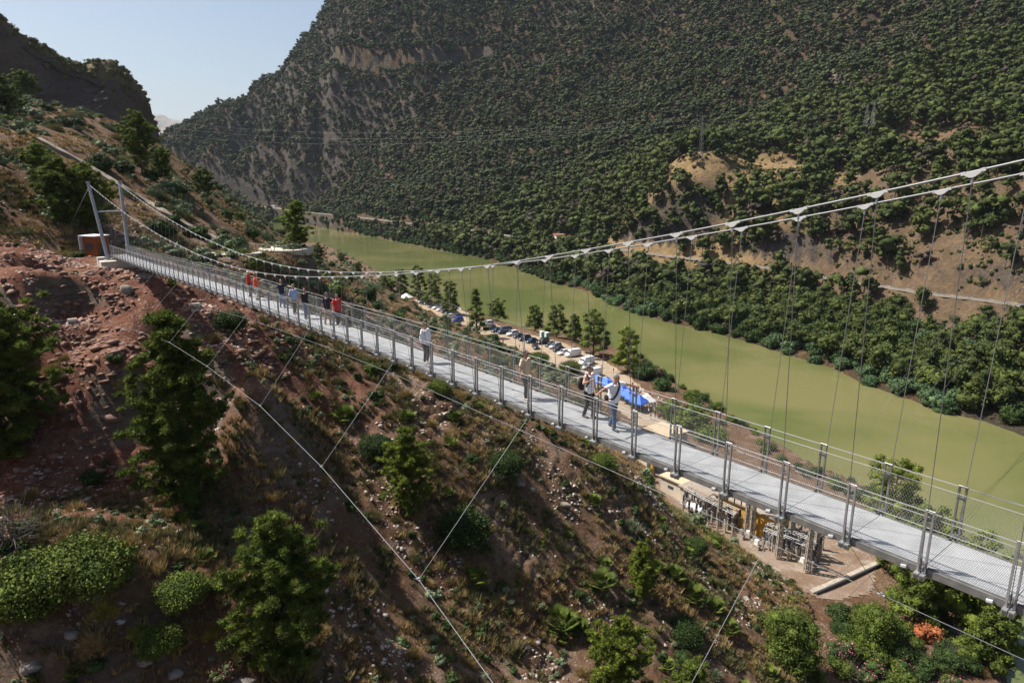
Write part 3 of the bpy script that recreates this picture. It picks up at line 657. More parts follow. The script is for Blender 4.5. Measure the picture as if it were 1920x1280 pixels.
for i in range(2):
    V_, T_, Q_, a_, b_ = joined(*far_pine(220 + i, 8.0, True, 5, 13, 1.0)); lows.append((V_, T_, Q_, np.where(a_ == 0, 2, a_), np.where(b_ == 0, 2, b_)))
n = len(rest); mid_ = D_[rest] < 480
pos = np.stack([X[rest], Y[rest], H_far(X[rest], Y[rest])], 1); scl = (.55 + .95 * rng.uniform(0, 1, n) ** 1.4) * np.where(D_[rest] < 620, 1.25, 1.0)
nr_ = D_[rest] < 640; wh_ = np.where(rng.uniform(0, 1, n) < .07, 10 + rng.integers(0, 2, n), rng.integers(0, 10, n)); ra_ = rng.uniform(0, 6.28, n)
merge_many('slope_pines', lows, pos[nr_], ra_[nr_], scl[nr_], wh_[nr_], [M_mid, M_bark, M_farb], kind='stuff', label='sunlit pine wood on the lower slope across the river', cat='forest')
pos, scl, n = pos[~nr_], scl[~nr_], int((~nr_).sum())
merge_many('pine_forest', lows, pos, rng.uniform(0, 6.28, n), scl, np.where(rng.uniform(0, 1, n) < .07, 10 + rng.integers(0, 2, n), rng.integers(0, 10, n)), [M_far, M_bark, M_farb], kind='stuff', label='dense pine forest covering the mountain across the river', cat='forest')
# ------------------------------------------------------------------ plants of the near slope
def place(name, me_parts, p, s, label, cat, group=None, rz=None, part='foliage'):
    s3 = s if isinstance(s, tuple) else (s, s, s)
    if isinstance(me_parts, list):
        e = empty(name, p, random.uniform(0, 6.28) if rz is None else rz, label=label, cat=cat, group=group); e.scale = s3
        for nm, me in me_parts: link_mesh(nm, me, e)
        return e
    o = link_mesh(name, me_parts, label=label, cat=cat, group=group); o.location = p; o.scale = s3; o.rotation_euler = (0, 0, random.uniform(0, 6.28) if rz is None else rz); return o
def bmesh_of(seed, m, **k): return bush_arrays(seed, **k).mesh('bush', [m])
BU = {'dark': [bmesh_of(300 + i, M_lent, nb=12, nc=230, leaf=.115) for i in range(3)], 'green': [bmesh_of(310 + i, M_leaf, nb=12, nc=230, leaf=.12) for i in range(3)],
      'small': [bmesh_of(320 + i, M_lent, nb=7, nc=130, leaf=.15) for i in range(3)], 'palm': [palm_arrays(330 + i, 1.0, 34).mesh('palm', [M_leaf]) for i in range(3)]}
def broom(seed, m):
    rng = np.random.default_rng(seed); c_ = NB(); n = 1500; d = unit(n, rng); d[:, 2] = np.abs(d[:, 2]); C = d * rng.uniform(.1, .85, (n, 1)) * (1 + .35 * np.sin(d[:, :1] * 5 + seed) * np.cos(d[:, 1:2] * 4)) * np.array([.8, .8, .8]); D = d + rng.normal(size=(n, 3)) * .25 + np.array([0, 0, .7])
    c_.add(blades(C, D, rng.uniform(.2, .45, n), .035, rng)); c_.add(ico((0, 0, .15), .42, .6, 1, rng, .3)); return c_
BU['broom'] = [broom(340 + i, M_grey).mesh('broom', [M_grey]) for i in range(3)]
BU['gold'] = [broom(344 + i, M_gold).mesh('gold', [M_gold]) for i in range(2)]
BU['yellow'] = [broom(347 + i, M_gold2).mesh('yellow', [M_gold2]) for i in range(2)]
BU['olive'] = [broom(349 + i, M_olive).mesh('olive', [M_olive]) for i in range(3)]
BU['rust'] = [bmesh_of(352, M_rust, nb=9, nc=90, leaf=.13)]
def oleander(seed):
    rng = np.random.default_rng(seed); c_ = NB()
    for i in range(10):
        a = rng.uniform(0, 6.28); q = .6 * math.sqrt(rng.uniform(0, 1)); r = rng.uniform(.3, .45); c = np.array([q * math.cos(a), q * math.sin(a), rng.uniform(.4, 1.0)])
        c_.add(ico(c, r * .7, .9, 1, rng), 0); c_.add(blob_cards(c, r, 60, .13, rng, .95, .7, (.7, 1.1), .3, .35), 0); c_.add(blob_cards(c, r, 26, .085, rng, .95, .9, (1.0, 1.2), .4, .8), 1)
    c_.add(ico((0, 0, .3), .6, .7, 1, rng), 0); return c_
BU['pink'] = [oleander(360 + i).mesh('oleander', [M_lent, M_pink]) for i in range(2)]
def dead(seed):
    rng = np.random.default_rng(seed); c_ = NB()
    for i in range(60):
        a = rng.uniform(0, 6.28); el = rng.uniform(.1, 1.3); d = np.array([math.cos(a) * math.cos(el), math.sin(a) * math.cos(el), math.sin(el)]); L = rng.uniform(.6, 1.1)
        c_.add(np_tube([(0, 0, 0), d * L * .5 + rng.normal(size=3) * .06, d * L + rng.normal(size=3) * .12], [.02, .012, .004], 3))
        for k in range(3): c_.add(np_tube([d * L * .6, d * L + rng.normal(size=3) * .25], [.008, .003], 3))
    return c_
BU['dead'] = [dead(370).mesh('dead', [M_dead])]
NAMES = {'dark': ('shrub', 'shrub'), 'green': ('shrub', 'shrub'), 'small': ('shrub', 'shrub'), 'palm': ('fan_palm', 'palm'), 'broom': ('broom_bush', 'bush'), 'gold': ('dry_bush', 'bush'), 'yellow': ('yellow_bush', 'bush'), 'olive': ('grass_clump', 'grass clump'), 'rust': ('rust_bush', 'bush'), 'pink': ('oleander', 'bush'), 'dead': ('dead_bush', 'bush')}
HERO = [
 (430, 618, 'dark', 1.75, 'round dark shrub at the upper wind cable end, below the bridge'),
 (578, 640, 'dark', 1.15, 'low dark shrub under the two men side by side on the bridge'),
 (645, 782, 'palm', 1.5, 'fan palm beside the tie cable, left of two other palms'), (762, 785, 'palm', 1.2, 'fan palm below the upper wind cable, middle of three'), (852, 785, 'palm', 1.2, 'fan palm below the upper wind cable, right of three'),
 (698, 700, 'green', 1.35, 'green shrub right below the deck edge, left of a twin shrub'), (824, 738, 'green', 1.7, 'spreading green shrub hugging the deck edge below the beige shirted man'),
 (735, 690, 'small', 1.1, 'small dark shrub where a tie cable leaves the deck'), (590, 745, 'palm', 1.0, 'small fan palm in red earth left of the slope centre'),
 (704, 850, 'dark', 1.9, 'dark shrub behind the pointed green pine on the slope'), (945, 885, 'dark', 2.3, 'large round dark shrub crossed by the tie cable'),
 (872, 1010, 'dark', 2.9, 'big black green shrub in the shaded gully of the slope centre'), (890, 1085, 'palm', 1.5, 'fan palm in the shade under the big black green shrub'),
 (1128, 875, 'green', 1.7, 'round bright green shrub under the deck near the men'), (1097, 835, 'palm', 1.2, 'palm tucked against the deck edge below the backpack carrier'),
 (1124, 1095, 'palm', 1.9, 'fan palm just left of the narrow yellow green pine'), (1050, 1170, 'palm', 2.1, 'wide fan palm clump above the broad bottom edge pine'), (1085, 1185, 'palm', 1.7, 'right half of the wide fan palm clump above the broad pine'),
 (1262, 1080, 'palm', 1.5, 'upper fan palm right of the narrow yellow green pine'), (1300, 1120, 'palm', 1.8, 'middle fan palm of the row right of the narrow pine'), (1338, 1140, 'palm', 1.5, 'right fan palm of the row beside the tie cable'),
 (1285, 1200, 'dark', 2.1, 'dark shrub in the bottom gully between pine and tie cable'), (1365, 1180, 'palm', 1.5, 'fan palm close right of the lowest tie cable'),
 (1338, 1015, 'green', 1.5, 'bright bush on the brink above the substation'), (1302, 1035, 'dark', 1.8, 'dark bush on the brink above the substation'), (1180, 990, 'broom', 1.6, 'grey green bush in the golden grass of the slope'),
 (1520, 1275, 'palm', 2.0, 'fan palm at the bottom edge right of the big leafy tree'), (1440, 1265, 'palm', 1.3, 'small palm at the bottom edge under the big leafy tree'),
 (1625, 1275, 'pink', 2.0, 'pink oleander at the bottom edge below the substation yard'), (1690, 1275, 'pink', 1.9, 'second pink oleander at the bottom edge, nearer the river'), (1590, 1268, 'dead', 2.0, 'grey bare bush at the bottom edge between palm and oleander'),
 (1738, 1195, 'rust', 2.3, 'rust coloured bush under the deck at the right'), (1775, 1230, 'dead', 2.2, 'bare grey shrub right of the rust coloured bush'),
 (300, 1215, 'green', 1.75, 'bright green rounded bush above the bottom left rocks'), (345, 1125, 'green', 1.7, 'dark glossy bush behind the bright rounded bush'),
 (50, 1130, 'green', 3.0, 'large bright leafy bush at the left edge'), (165, 1095, 'green', 2.8, 'large leafy bush right of the one at the left edge'), (25, 1015, 'dead', 2.6, 'pale bare branches at the left edge'),
 (195, 1150, 'yellow', 1.2, 'yellow bush between the large leafy bushes and the rocks'), (185, 1205, 'gold', 1.5, 'golden dry bush above the bottom left rocks'), (250, 1190, 'yellow', .9, 'small yellow bush left of the bright rounded bush'),
 (368, 1185, 'gold', 1.3, 'pale dry bush right of the bright rounded bush'), (395, 1190, 'yellow', 1.0, 'yellow green bush right of the pale dry bush'), (415, 1275, 'pink', .95, 'small pink oleander at the bottom edge'), (495, 1240, 'yellow', 1.3, 'yellow bush at the foot of the bushy bottom edge pine'),
 (545, 1275, 'olive', 2.3, 'olive bush at the bottom edge under the bushy pine'), (215, 678, 'small', .9, 'small dark shrub under the rock bank, left'), (170, 462, 'small', 1.1, 'low green bush in front of the orange kiosk'),
 (228, 725, 'olive', 1.3, 'thin olive plant left of the tall dark pine'), (665, 595, 'pink', 2.6, 'pink oleander behind the men on the bridge'), (375, 445, 'dark', 2.0, 'dark bush under the far main cable'), (305, 440, 'dark', 2.6, 'broad dark bush behind the bridge deck near the pylon'),
 (402, 465, 'green', 1.3, 'bright bush near the paved terrace'), (452, 478, 'green', 1.0, 'bright shrub left of the paved terrace'), (520, 505, 'broom', 1.8, 'grey green bush below the terrace'), (480, 500, 'green', 1.8, 'green bush under the terrace wall'),
 (300, 395, 'small', 1.5, 'dark bush over the pipe on the ridge'), (290, 368, 'broom', 2.3, 'large grey bush on the ridge by the small pine'), (190, 315, 'dark', 2.6, 'dark round bush above the pipe'), (340, 405, 'broom', 2.0, 'pale bush in the dry ridge grass'),
 (655, 520, 'dark', 2.4, 'dark bush below the leaning pair of trees'), (600, 545, 'broom', 2.2, 'grey bush over the dark crag'), (690, 560, 'dark', 3.0, 'dark spreading bush behind the oleander'), (745, 600, 'palm', 2.4, 'fan palm on the slope above the parked cars'), (790, 625, 'palm', 2.0, 'second fan palm above the parked cars'),
 (1010, 680, 'green', 3.0, 'bright tree like bush beside the car park road'), (1070, 700, 'green', 3.6, 'olive green bush under the middle of the car park'),
]
BUL = {'dark': [bmesh_of(380 + i, M_lent, nb=24, nc=700, leaf=.075, core=.42, base=.42) for i in range(2)], 'green': [bmesh_of(384 + i, M_leaf, nb=24, nc=700, leaf=.075, core=.42, base=.42) for i in range(2)]}
for px, py, k, s, lb in HERO:
    p = hit(px, py); me = random.choice(BUL[k] if k in BUL and s > 1.6 and py > 560 else BU[k]); nm, ct = NAMES[k]
    place(nm, me, (p.x, p.y, p.z - .12 * s), s * random.uniform(.95, 1.05), lb, ct)
# leafy trees of the near side and the car park
def leafy(seed, H, W, m, fine=.16, nb=34, nc=460, low=.25):
    rng = np.random.default_rng(seed); c_ = NB(); t_ = NB()
    for i in range(nb):
        t = (i + .5) / nb; z = H * (low + (1 - low) * t ** .9 * .92); a = i * 2.4; q = W * math.sin(min(1, (1 - t) * .75 + .25) * math.pi * .62) * rng.uniform(.35, .85); r = W * rng.uniform(.28, .42); c = np.array([q * math.cos(a), q * math.sin(a), z])
        c_.add(ico(c, r * .62, .8, 1, rng)); c_.add(blob_cards(c, r, nc, fine, rng, .8, .9, (.6, 1.25), .3, .55)); t_.add(np_tube([(0, 0, H * low * .7), c * np.array([.5, .5, .8]), c], [.03 * W, .02 * W, .008 * W], 4))
    t_.add(np_tube([(0, 0, -.4), (.02 * H, 0, H * .3), (0, .03 * H, H * .8)], [.035 * H, .028 * H, .01 * H], 7)); return c_, t_
LT = [
 (1478, 1240, 6.6, 3.5, M_leaf, .22, 'big leafy tree at the lower right of the slope, under the substation'), (1638, 1210, 5.6, 2.9, M_leaf, .22, 'leafy round tree below the substation yard'),
]
for i, (px, py, H_, W_, m_, fn, lb) in enumerate(LT):
    p = hit(px, py); c_, t_ = leafy(400 + i, H_, W_, m_, fn, low=.08); e = empty('leafy_tree', (p.x, p.y, p.z - .1), 0, label=lb, cat='tree')
    link_mesh('crown', c_.mesh('crown', [m_]), e); link_mesh('trunk', t_.mesh('trunk', [M_bark]), e)
def tall_pine(seed, H, W, m, nb=34, nc=70, card=.45, low=.2, taper=1.0):
    rng = np.random.default_rng(seed); c_ = NB(); t_ = NB()
    for i in range(nb):
        t = (i + .5) / nb; z = H * (low + (1 - low) * t); a = i * 2.4 + rng.uniform(-.4, .4); q = W * (1 - t * taper * .85) * math.sqrt(rng.uniform(.1, 1)); r = W * rng.uniform(.26, .4) * (1.1 - .5 * t); c = np.array([q * math.cos(a), q * math.sin(a), z + .15 * q])
        c_.add(ico(c, r * .75, .7, 1, rng)); c_.add(blob_cards(c, r, nc, card, rng, .75, .6, (.75, 1.15), .3, .6)); t_.add(np_tube([(0, 0, z - .3 * q), c], [.012 * H, .004 * H], 4))
    t_.add(np_tube([(0, 0, -.4), (.01 * H, 0, H * .4), (0, .01 * H, H * .92)], [.022 * H, .016 * H, .004 * H], 6)); return c_, t_
PT = [  # car park and bank trees: px, py, z, H, W, taper
 (893, 632, 5, 17.5, 4.3, 1, 'tallest cone shaped pine in the middle of the car park'), (932, 602, 4, 8.5, 4.0, .2, 'small round pine at the water right of the tallest one'),
 (1003, 620, 4, 10, 3.6, .5, 'left pine of the row on the bank behind the dark cars'), (1043, 632, 4, 12, 4.4, .5, 'second pine of the row behind the dark cars'), (1078, 640, 4, 10, 3.2, .6, 'slim pine of the row behind the dark cars'), (1112, 672, 4, 15, 5.4, .4, 'broad pine at the right end of the parked cars'), (1176, 706, 4, 14, 4.8, .7, 'large pine behind the blue tents'),
 (752, 556, 5, 14, 4.4, .6, 'left pine of the grove behind the white cars'), (785, 568, 5, 17, 4.6, .7, 'taller pine in the grove behind the white cars'), (815, 575, 5, 15, 4.6, .6, 'middle pine of the grove behind the white cars'), (845, 590, 5, 14, 4.4, .6, 'right pine of the grove behind the white cars'), (722, 545, 8, 10, 4.5, .4, 'low wide pine at the left end of the grove'),
 (1670, 985, 4.5, 11.5, 4.6, .3, 'dense green tree rising behind the deck over the river'), (1730, 1105, 4, 12.5, 3.6, .5, 'dark pine under the deck at the right'), (1790, 1180, 2.5, 13, 4.2, .3, 'olive green pine at the river edge under the deck'), (1840, 1195, 1.5, 9.5, 3.6, .3, 'yellow green pine closest to the river at the lower right'), (1680, 1080, 4, 9, 3.0, .4, 'pine top just below the deck edge, right of the yard'),
 (1712, 1165, 4, 9.5, 3.2, .3, 'green pine under the deck above the rust coloured bush'), (1765, 1150, 3, 10.5, 3.4, .4, 'dark pine between the rust coloured bush and the river'), (1850, 1262, 3, 7.5, 2.8, .3, 'pine at the lower right corner beside the dark water'),
]
for i, (px, py, z, H_, W_, tp, lb) in enumerate(PT):
    q = on_z(px, py, z); zz = gz(q[0], q[1]); c_, t_ = tall_pine(430 + i, H_, W_, M_pine, taper=tp, low=.12, card=.45 if px < 1500 else .32, nb=34 if px < 1500 else 44, nc=80 if px < 1500 else 150)
    e = empty('pine_tree', (q[0], q[1], max(zz, .3) - .1), 0, label=lb, cat='tree'); mm_ = M_pine_b if i in (12, 14, 15, 6) else M_pine
    link_mesh('crown', c_.mesh('crown', [mm_]), e); link_mesh('trunk', t_.mesh('trunk', [M_bark]), e)
for i, (px, py, z, s, lb) in enumerate([(1290, 800, 5, 5.5, 'bushy tree on the bank left of the first far rail posts'), (1330, 830, 4, 4.2, 'lower bushy tree on the bank beside it, nearer the river'), (1262, 780, 5, 4.6, 'green bush mass next to the curved track'), (1205, 720, 3, 4.5, 'grey green bush on the bank beside the white parasol'), (1240, 745, 2.5, 3.4, 'bush at the tip of the bank right of the white parasol'), (1225, 725, 2, 3.2, 'reddish flowering bush on the bank behind the parasol')]):
    q = on_z(px, py, z); place('bank_bush', BU['pink' if i == 5 else ('green' if i < 3 else 'dark')][i % 2], (q[0], q[1], gz(q[0], q[1]) - .4), (s, s, s * .9), lb, 'bush')

# scattered shrubs of the near side: individuals
rng = np.random.default_rng(77)
def scatter(n, x0, x1, y0, y1, cond):
    X = rng.uniform(x0, x1, n); Y = rng.uniform(y0, y1, n); Z = H_near(X, Y); iv, PX, PY = inview(X, Y, Z, 60, 60)
    ok = iv & (X < XL(Y) - 3) & (lot_d(X, Y) > 11) & cond(X, Y, Z, PX, PY); return X[ok], Y[ok], Z[ok], PX[ok], PY[ok]
def on_bench(X, Y, Z): return (Z < 6.6) & (Y < 300)
road_free = lambda PX, PY: ~((PY > 470) & (PY < 500) & (PX > 140) & (PX < 240))
def zone(px, py, X, Y):
    if Y > 110: return 'beyond the bridge, left of the river'
    if px < 560 and py < 620: return 'above the deck near the pylon'
    if py < 820: return 'just below the bridge deck'
    return 'low on the slope under the bridge'
X, Y, Z, PX, PY = scatter(14000, -160, 70, 28, 330, lambda X, Y, Z, PX, PY: ~on_bench(X, Y, Z) & road_free(PX, PY))
cnt = {}; occ = set(); tot = 0
for i in np.argsort(rng.uniform(0, 1, len(X))):
    far_ = Y[i] > 110; cs = 4.0 if far_ else 2.3
    k = (int(X[i] // cs), int(Y[i] // cs))
    redz = math.hypot(X[i] + 46, Y[i] - 68) < 22
    if k in occ or (redz and rng.uniform() < .8): continue
    r_ = rng.uniform()
    if far_: kd = 'broom' if r_ < .32 else ('dark' if r_ < .55 else ('green' if r_ < .62 else ('small' if r_ < .8 else 'olive'))); s_ = rng.uniform(1.0, 2.6)
    else: kd = 'olive' if r_ < .42 else ('small' if r_ < .66 else ('gold' if r_ < .76 else ('dark' if r_ < .84 else ('broom' if r_ < .9 else 'palm')))); s_ = rng.uniform(.5, 1.25)
    nm, ct = NAMES[kd]
    if cnt.get(nm, 0) >= 250: continue
    occ.add(k); cnt[nm] = cnt.get(nm, 0) + 1; tot += 1
    zn = zone(PX[i], PY[i], X[i], Y[i]); ds = {'shrub': 'dark green shrub', 'broom_bush': 'grey green broom bush', 'grass_clump': 'olive grass clump', 'dry_bush': 'golden dry bush', 'fan_palm': 'small fan palm'}[nm]
    place(nm, BU[kd][rng.integers(len(BU[kd]))], (X[i], Y[i], gz(X[i], Y[i]) - .1 * s_), (s_, s_, s_ * rng.uniform(.75, 1.05)), ds + ' ' + zn, ct, group=ds + 's ' + zn)
    if tot > 900: break
print('shrubs', cnt)
# plants of the flat beside the river at the lower right
SHR = (74, 96); k_ = 0
for px in range(1560, 1915, 21):
    for r__ in range(5):
        p_x = px + rng.uniform(-14, 14); p_y = 1120 + r__ * 36 + (px - 1560) * .12 + rng.uniform(-14, 14)
        if p_y > 1300 or (p_x < 1640 and p_y < 1150): continue
        q = on_z(p_x, p_y, 4.5)
        if q[0] > XL(q[1]) - 1.5: continue
        kd = ['green', 'dark', 'olive', 'small', 'pink', 'gold', 'dark', 'dead', 'green'][int(rng.integers(9))]; nm, ct = NAMES[kd]; s_ = rng.uniform(.9, 2.1) if kd not in ('olive', 'gold') else rng.uniform(.6, 1.2); k_ += 1
        place(nm, BU[kd][int(rng.integers(len(BU[kd])))], (q[0], q[1], gz(q[0], q[1]) - .1), (s_, s_, s_), {'green': 'bright green shrub', 'dark': 'dark green shrub', 'olive': 'olive grass clump', 'small': 'low dark shrub', 'pink': 'pink oleander', 'gold': 'golden dry bush', 'dead': 'bare grey bush'}[kd] + ' on the flat ground at the lower right', ct, group='lower right ' + {'green': 'bright shrubs', 'dark': 'dark shrubs', 'olive': 'grass clumps', 'small': 'low shrubs', 'pink': 'oleanders', 'gold': 'dry bushes', 'dead': 'bare bushes'}[kd])

cg = G[90:].reshape(-1, 3); ii = rng.integers(0, len(cg), 900); cp_ = cg[ii] + rng.normal(size=(900, 3)) * np.array([1.5, 1.5, 0])
hs = [BV_C.ray_cast(Vector((p[0], p[1], 400)), Vector((0, 0, -1)))[0] for p in cp_]; hs = np.array([h[:] for h in hs if h is not None])
merge_many('cliff_scrub', [bush_arrays(560 + i, 1.2, 1.0, nb=5, nc=20, leaf=.5).arrays() for i in range(3)], hs - np.array([0, 0, .2]), rng.uniform(0, 6.28, len(hs)), rng.uniform(.4, 1.7, len(hs)), rng.integers(0, 3, len(hs)), [M_olive], kind='stuff', label='olive scrub on top of the left cliff')
for i in range(70):
    yy = rng.uniform(108, 215); xx = float(XL(yy)) - rng.uniform(1.0, 9); zz = gz(xx, yy); s_ = rng.uniform(1.0, 2.6); kd = ['green', 'dark', 'broom'][i % 3]
    if lot_d(np.array(xx), np.array(yy)) < 8: continue
    nm, ct = NAMES[kd]; place(nm, BU[kd][i % 3], (xx, yy, zz - .1 * s_), (s_, s_, s_ * .9), {'green': 'bright green shrub', 'dark': 'dark green shrub', 'broom': 'grey green broom bush'}[kd] + ' on the near river bank behind the deck', ct, group={'green': 'bright shrubs', 'dark': 'dark shrubs', 'broom': 'broom bushes'}[kd] + ' on the near river bank')
# grass and stones, nobody could count them
def scatter_stuff(name, arrs, n, box, cond, sc, mats, label, sink=.03, zs=1.0):
    X, Y, Z, PX, PY = scatter(n, *box, cond); k = len(X); s_ = rng.uniform(sc[0], sc[1], k) * (1 + .6 * (rng.uniform(0, 1, k) ** 4))
    S = np.stack([s_, s_ * rng.uniform(.8, 1.2, k), s_ * zs * rng.uniform(.7, 1.2, k)], 1)
    return merge_many(name, arrs, np.stack([X, Y, Z - sink * s_], 1), rng.uniform(0, 6.28, k), S, rng.integers(0, len(arrs), k), mats, kind='stuff', label=label)
def patch(X, Y, sc, lo, hi, off=0): return rng.uniform(0, 1, np.shape(X)) < sstep(lo, hi, fbm(X + off, Y, sc, 3))
notred = lambda X, Y: np.hypot(X + 46, Y - 68) > 18 + 5 * rng.uniform(0, 1, np.shape(X))
T1 = [tuft_arrays(500 + i, .42, .44, 56, .06).arrays() for i in range(4)]; T2 = [tuft_arrays(510 + i, .3, .3, 24, .10).arrays() for i in range(3)]
scatter_stuff('dry_grass', T1, 38000, (-75, 72, 26, 112), lambda X, Y, Z, PX, PY: ~on_bench(X, Y, Z) & patch(X, Y, 9, -.12, .2) & notred(X, Y), (.55, 1.5), [M_gold], 'golden dry grass on the near slope')
scatter_stuff('green_grass', T1, 34000, (-75, 72, 26, 112), lambda X, Y, Z, PX, PY: ~on_bench(X, Y, Z) & patch(X, Y, 7, -.1, .25, 90) & notred(X, Y), (.55, 1.6), [M_olive], 'olive grass on the near slope')
scatter_stuff('ridge_grass', T2, 42000, (-170, 40, 95, 330), lambda X, Y, Z, PX, PY: ~on_bench(X, Y, Z) & patch(X, Y, 16, -.25, .15, 30), (1.2, 2.8), [M_gold], 'golden dry grass on the ridge beyond the bridge', zs=.8)
LS = [bush_arrays(530 + i, 1.0, .8, nb=4, nc=34, leaf=.24).arrays() for i in range(4)]; LG = [broom(536 + i, M_olive).arrays() for i in range(2)]
def thin_(nb_, k): return nb_
scatter_stuff('low_scrub', LS, 5200, (-75, 72, 26, 112), lambda X, Y, Z, PX, PY: ~on_bench(X, Y, Z) & patch(X, Y, 10, -.15, .35, 400) & notred(X, Y), (.22, .6), [M_lent], 'low dark scrub on the near slope')
scatter_stuff('pale_scrub', LS, 3600, (-75, 72, 26, 112), lambda X, Y, Z, PX, PY: ~on_bench(X, Y, Z) & patch(X, Y, 12, -.15, .35, 700) & notred(X, Y), (.2, .55), [M_grey], 'low grey green scrub on the near slope')
scatter_stuff('ridge_scrub', LS, 15000, (-260, 40, 95, 560), lambda X, Y, Z, PX, PY: ~on_bench(X, Y, Z) & patch(X, Y, 18, -.2, .35, 500), (.5, 1.6), [M_grey], 'low grey green scrub on the ridge beyond the bridge')
M_st = mat('loose_stone', (.40, .34, .29), .9, var=.5, vscale=.35); M_str = mat('red_stone', (.22, .125, .09), .9, var=.5, vscale=.35)
def stone(seed):
    r_ = np.random.default_rng(seed); nb = NB(); V, F = ico((0, 0, 0), .5, .6, 1, None); V = V * (1 + r_.normal(size=(len(V), 1)) * .3) * r_.uniform(.5, 1.5, 3); nb.add((V, F)); return nb.arrays()
ST = [stone(600 + i) for i in range(6)]
scatter_stuff('loose_stones', ST, 56000, (-75, 72, 26, 112), lambda X, Y, Z, PX, PY: ~on_bench(X, Y, Z) & patch(X, Y, 8, -.05, .3, 200), (.07, .36), [M_st], 'pale loose stones on the near slope', sink=.1)
scatter_stuff('red_rubble', ST, 15000, (-75, 0, 48, 92), lambda X, Y, Z, PX, PY: ~notred(X, Y) & patch(X, Y, 5, -.3, .2, 70), (.1, .75), [M_str], 'red broken rubble below the pylon', sink=.1)
# boulders one can point at
M_bo = mat('boulder_rock', (.22, .19, .16), .9, var=.4, vscale=1.2, bump=.6, bscale=6)
def boulder(seed, s3):
    r_ = np.random.default_rng(seed); nb = NB(); V, F = ico((0, 0, 0), 1, 1, 3, None); n_ = perlin(V[:, 0] * 1.6 + seed, V[:, 1] * 1.6 + V[:, 2] * 1.3); n2_ = perlin(V[:, 0] * 4 + seed, V[:, 2] * 4 + V[:, 1] * 3); V = V * (1 + .35 * n_ + .16 * n2_)[:, None] * np.array(s3); nb.add((V, F)); return nb.mesh('boulder', [M_bo])
for i, (px, py, s3, lb) in enumerate([(930, 893, (.95, .5, .4), 'pale boulder beside the large round dark shrub'), (975, 908, (.6, .5, .35), 'grey boulder, middle of three on the slope'), (998, 918, (.5, .4, .3), 'smallest grey boulder of three on the slope'), (1058, 946, (.9, .4, .3), 'flat pale boulder in the grass right of the other three'), (237, 545, (.75, .4, .65), 'large pale slab rock in the red rubble below the pylon'), (270, 520, (.8, .5, .5), 'pale rock under the concrete footing'), (185, 1200, (.5, .4, .3), 'pale rock at the lower left bushes'), (135, 1190, (.5, .35, .3), 'pale rock on the bottom left bank'), (330, 1262, (.5, .4, .3), 'pale rock at the bottom edge left of the small oleander'), (270, 1240, (.55, .35, .3), 'pale rock outcrop under the bright rounded bush'), (60, 1250, (.7, .5, .35), 'broad pale rock at the bottom left corner'), (455, 1278, (.8, .4, .3), 'pale rock right of the small oleander')]):
    p = hit(px, py); place('boulder', boulder(700 + i, s3), (p.x, p.y, p.z), 1.0, lb, 'rock', rz=random.uniform(-.4, .4))

# far bank thicket
rng = np.random.default_rng(91)
FB = {'fig': [far_pine(250 + i, 7, False, 12, 70, .42) for i in range(3)], }
figm = [(mesh1(bush_arrays(260 + i, 3.6, 4.2, nb=16, nc=80, leaf=.62), 'bank_crown', M_fig)) for i in range(4)]
lentm = [(mesh1(bush_arrays(270 + i, 3.2, 3.6, nb=14, nc=80, leaf=.6), 'bank_crown', M_lent)) for i in range(4)]
N_ = 48000; X = rng.uniform(-330, 190, N_); Y = rng.uniform(120, 930, N_); Z = H_far(X, Y); rd, rz = road_d(X, Y); iv, PX, PY = inview(X, Y, Z, 60, 60)
dsh = X - XR(Y); ok = iv & (dsh > -.6) & (rd > 7) & (Z < rz + 14) & (dsh < 75); dd = np.where(dsh < 26, .95, np.where(PX < 1000, .75, .4)); dd *= np.where((Z > rz) & (PX > 1150), .25, 1); ok &= rng.uniform(0, 1, N_) < dd
idx_ = np.where(ok)[0]; idx_ = idx_[np.argsort(Y[idx_])]; occ = set(); ni = 0; rest = []
for i in idx_:
    cs = 4.6; k = (int(X[i] // cs), int(Y[i] // cs))
    if k in occ: continue
    occ.add(k); rest.append(i)
print('bank plants', len(rest))
ind = [i for i in rest if 0 < PX[i] < 1920][:560]; left = [i for i in rest if i not in set(ind)]
nfig = 0
for i in ind:
    fig = fbm(X[i], Y[i], 30, 2) > .0; pk = rng.uniform() < .045; s_ = rng.uniform(.55, 1.15); side = 'by the water' if (X[i] - XR(Y[i])) < 14 else 'up the bank'; wh = 'at the right edge' if PX[i] > 1600 else ('behind the middle hangers' if PX[i] > 1200 else 'left of the hangers')
    if pk: place('oleander', BU['pink'][ni % 2], (X[i], Y[i], Z[i] - .3), s_ * 3.4, 'pink flowering oleander across the river ' + side + ' ' + wh, 'bush', group='oleanders across the river ' + side + ' ' + wh)
    elif fig: place('fig_bush', figm[ni % 4], (X[i], Y[i], Z[i] - .5), (s_, s_, s_ * 1.05), 'pale green leafy bush across the river ' + side + ' ' + wh, 'bush', group='leafy bushes across the river ' + side + ' ' + wh)
    else: place('bank_shrub', lentm[ni % 4], (X[i], Y[i], Z[i] - .5), (s_, s_, s_ * rng.uniform(.9, 1.5)), 'dark green bush across the river ' + side + ' ' + wh, 'shrub', group='dark bushes across the river ' + side + ' ' + wh)
    ni += 1
if left:
    la = [bush_arrays(280 + i, 3.4, 4.2, nb=10, nc=34, leaf=.95).arrays() for i in range(4)]; L_ = np.array(left); n = len(L_)
    merge_many('bank_thicket', la, np.stack([X[L_], Y[L_], Z[L_] - .4], 1), rng.uniform(0, 6.28, n), rng.uniform(.6, 1.15, n), rng.integers(0, 4, n), [M_lent], kind='stuff', label='dense green thicket along the far bank')
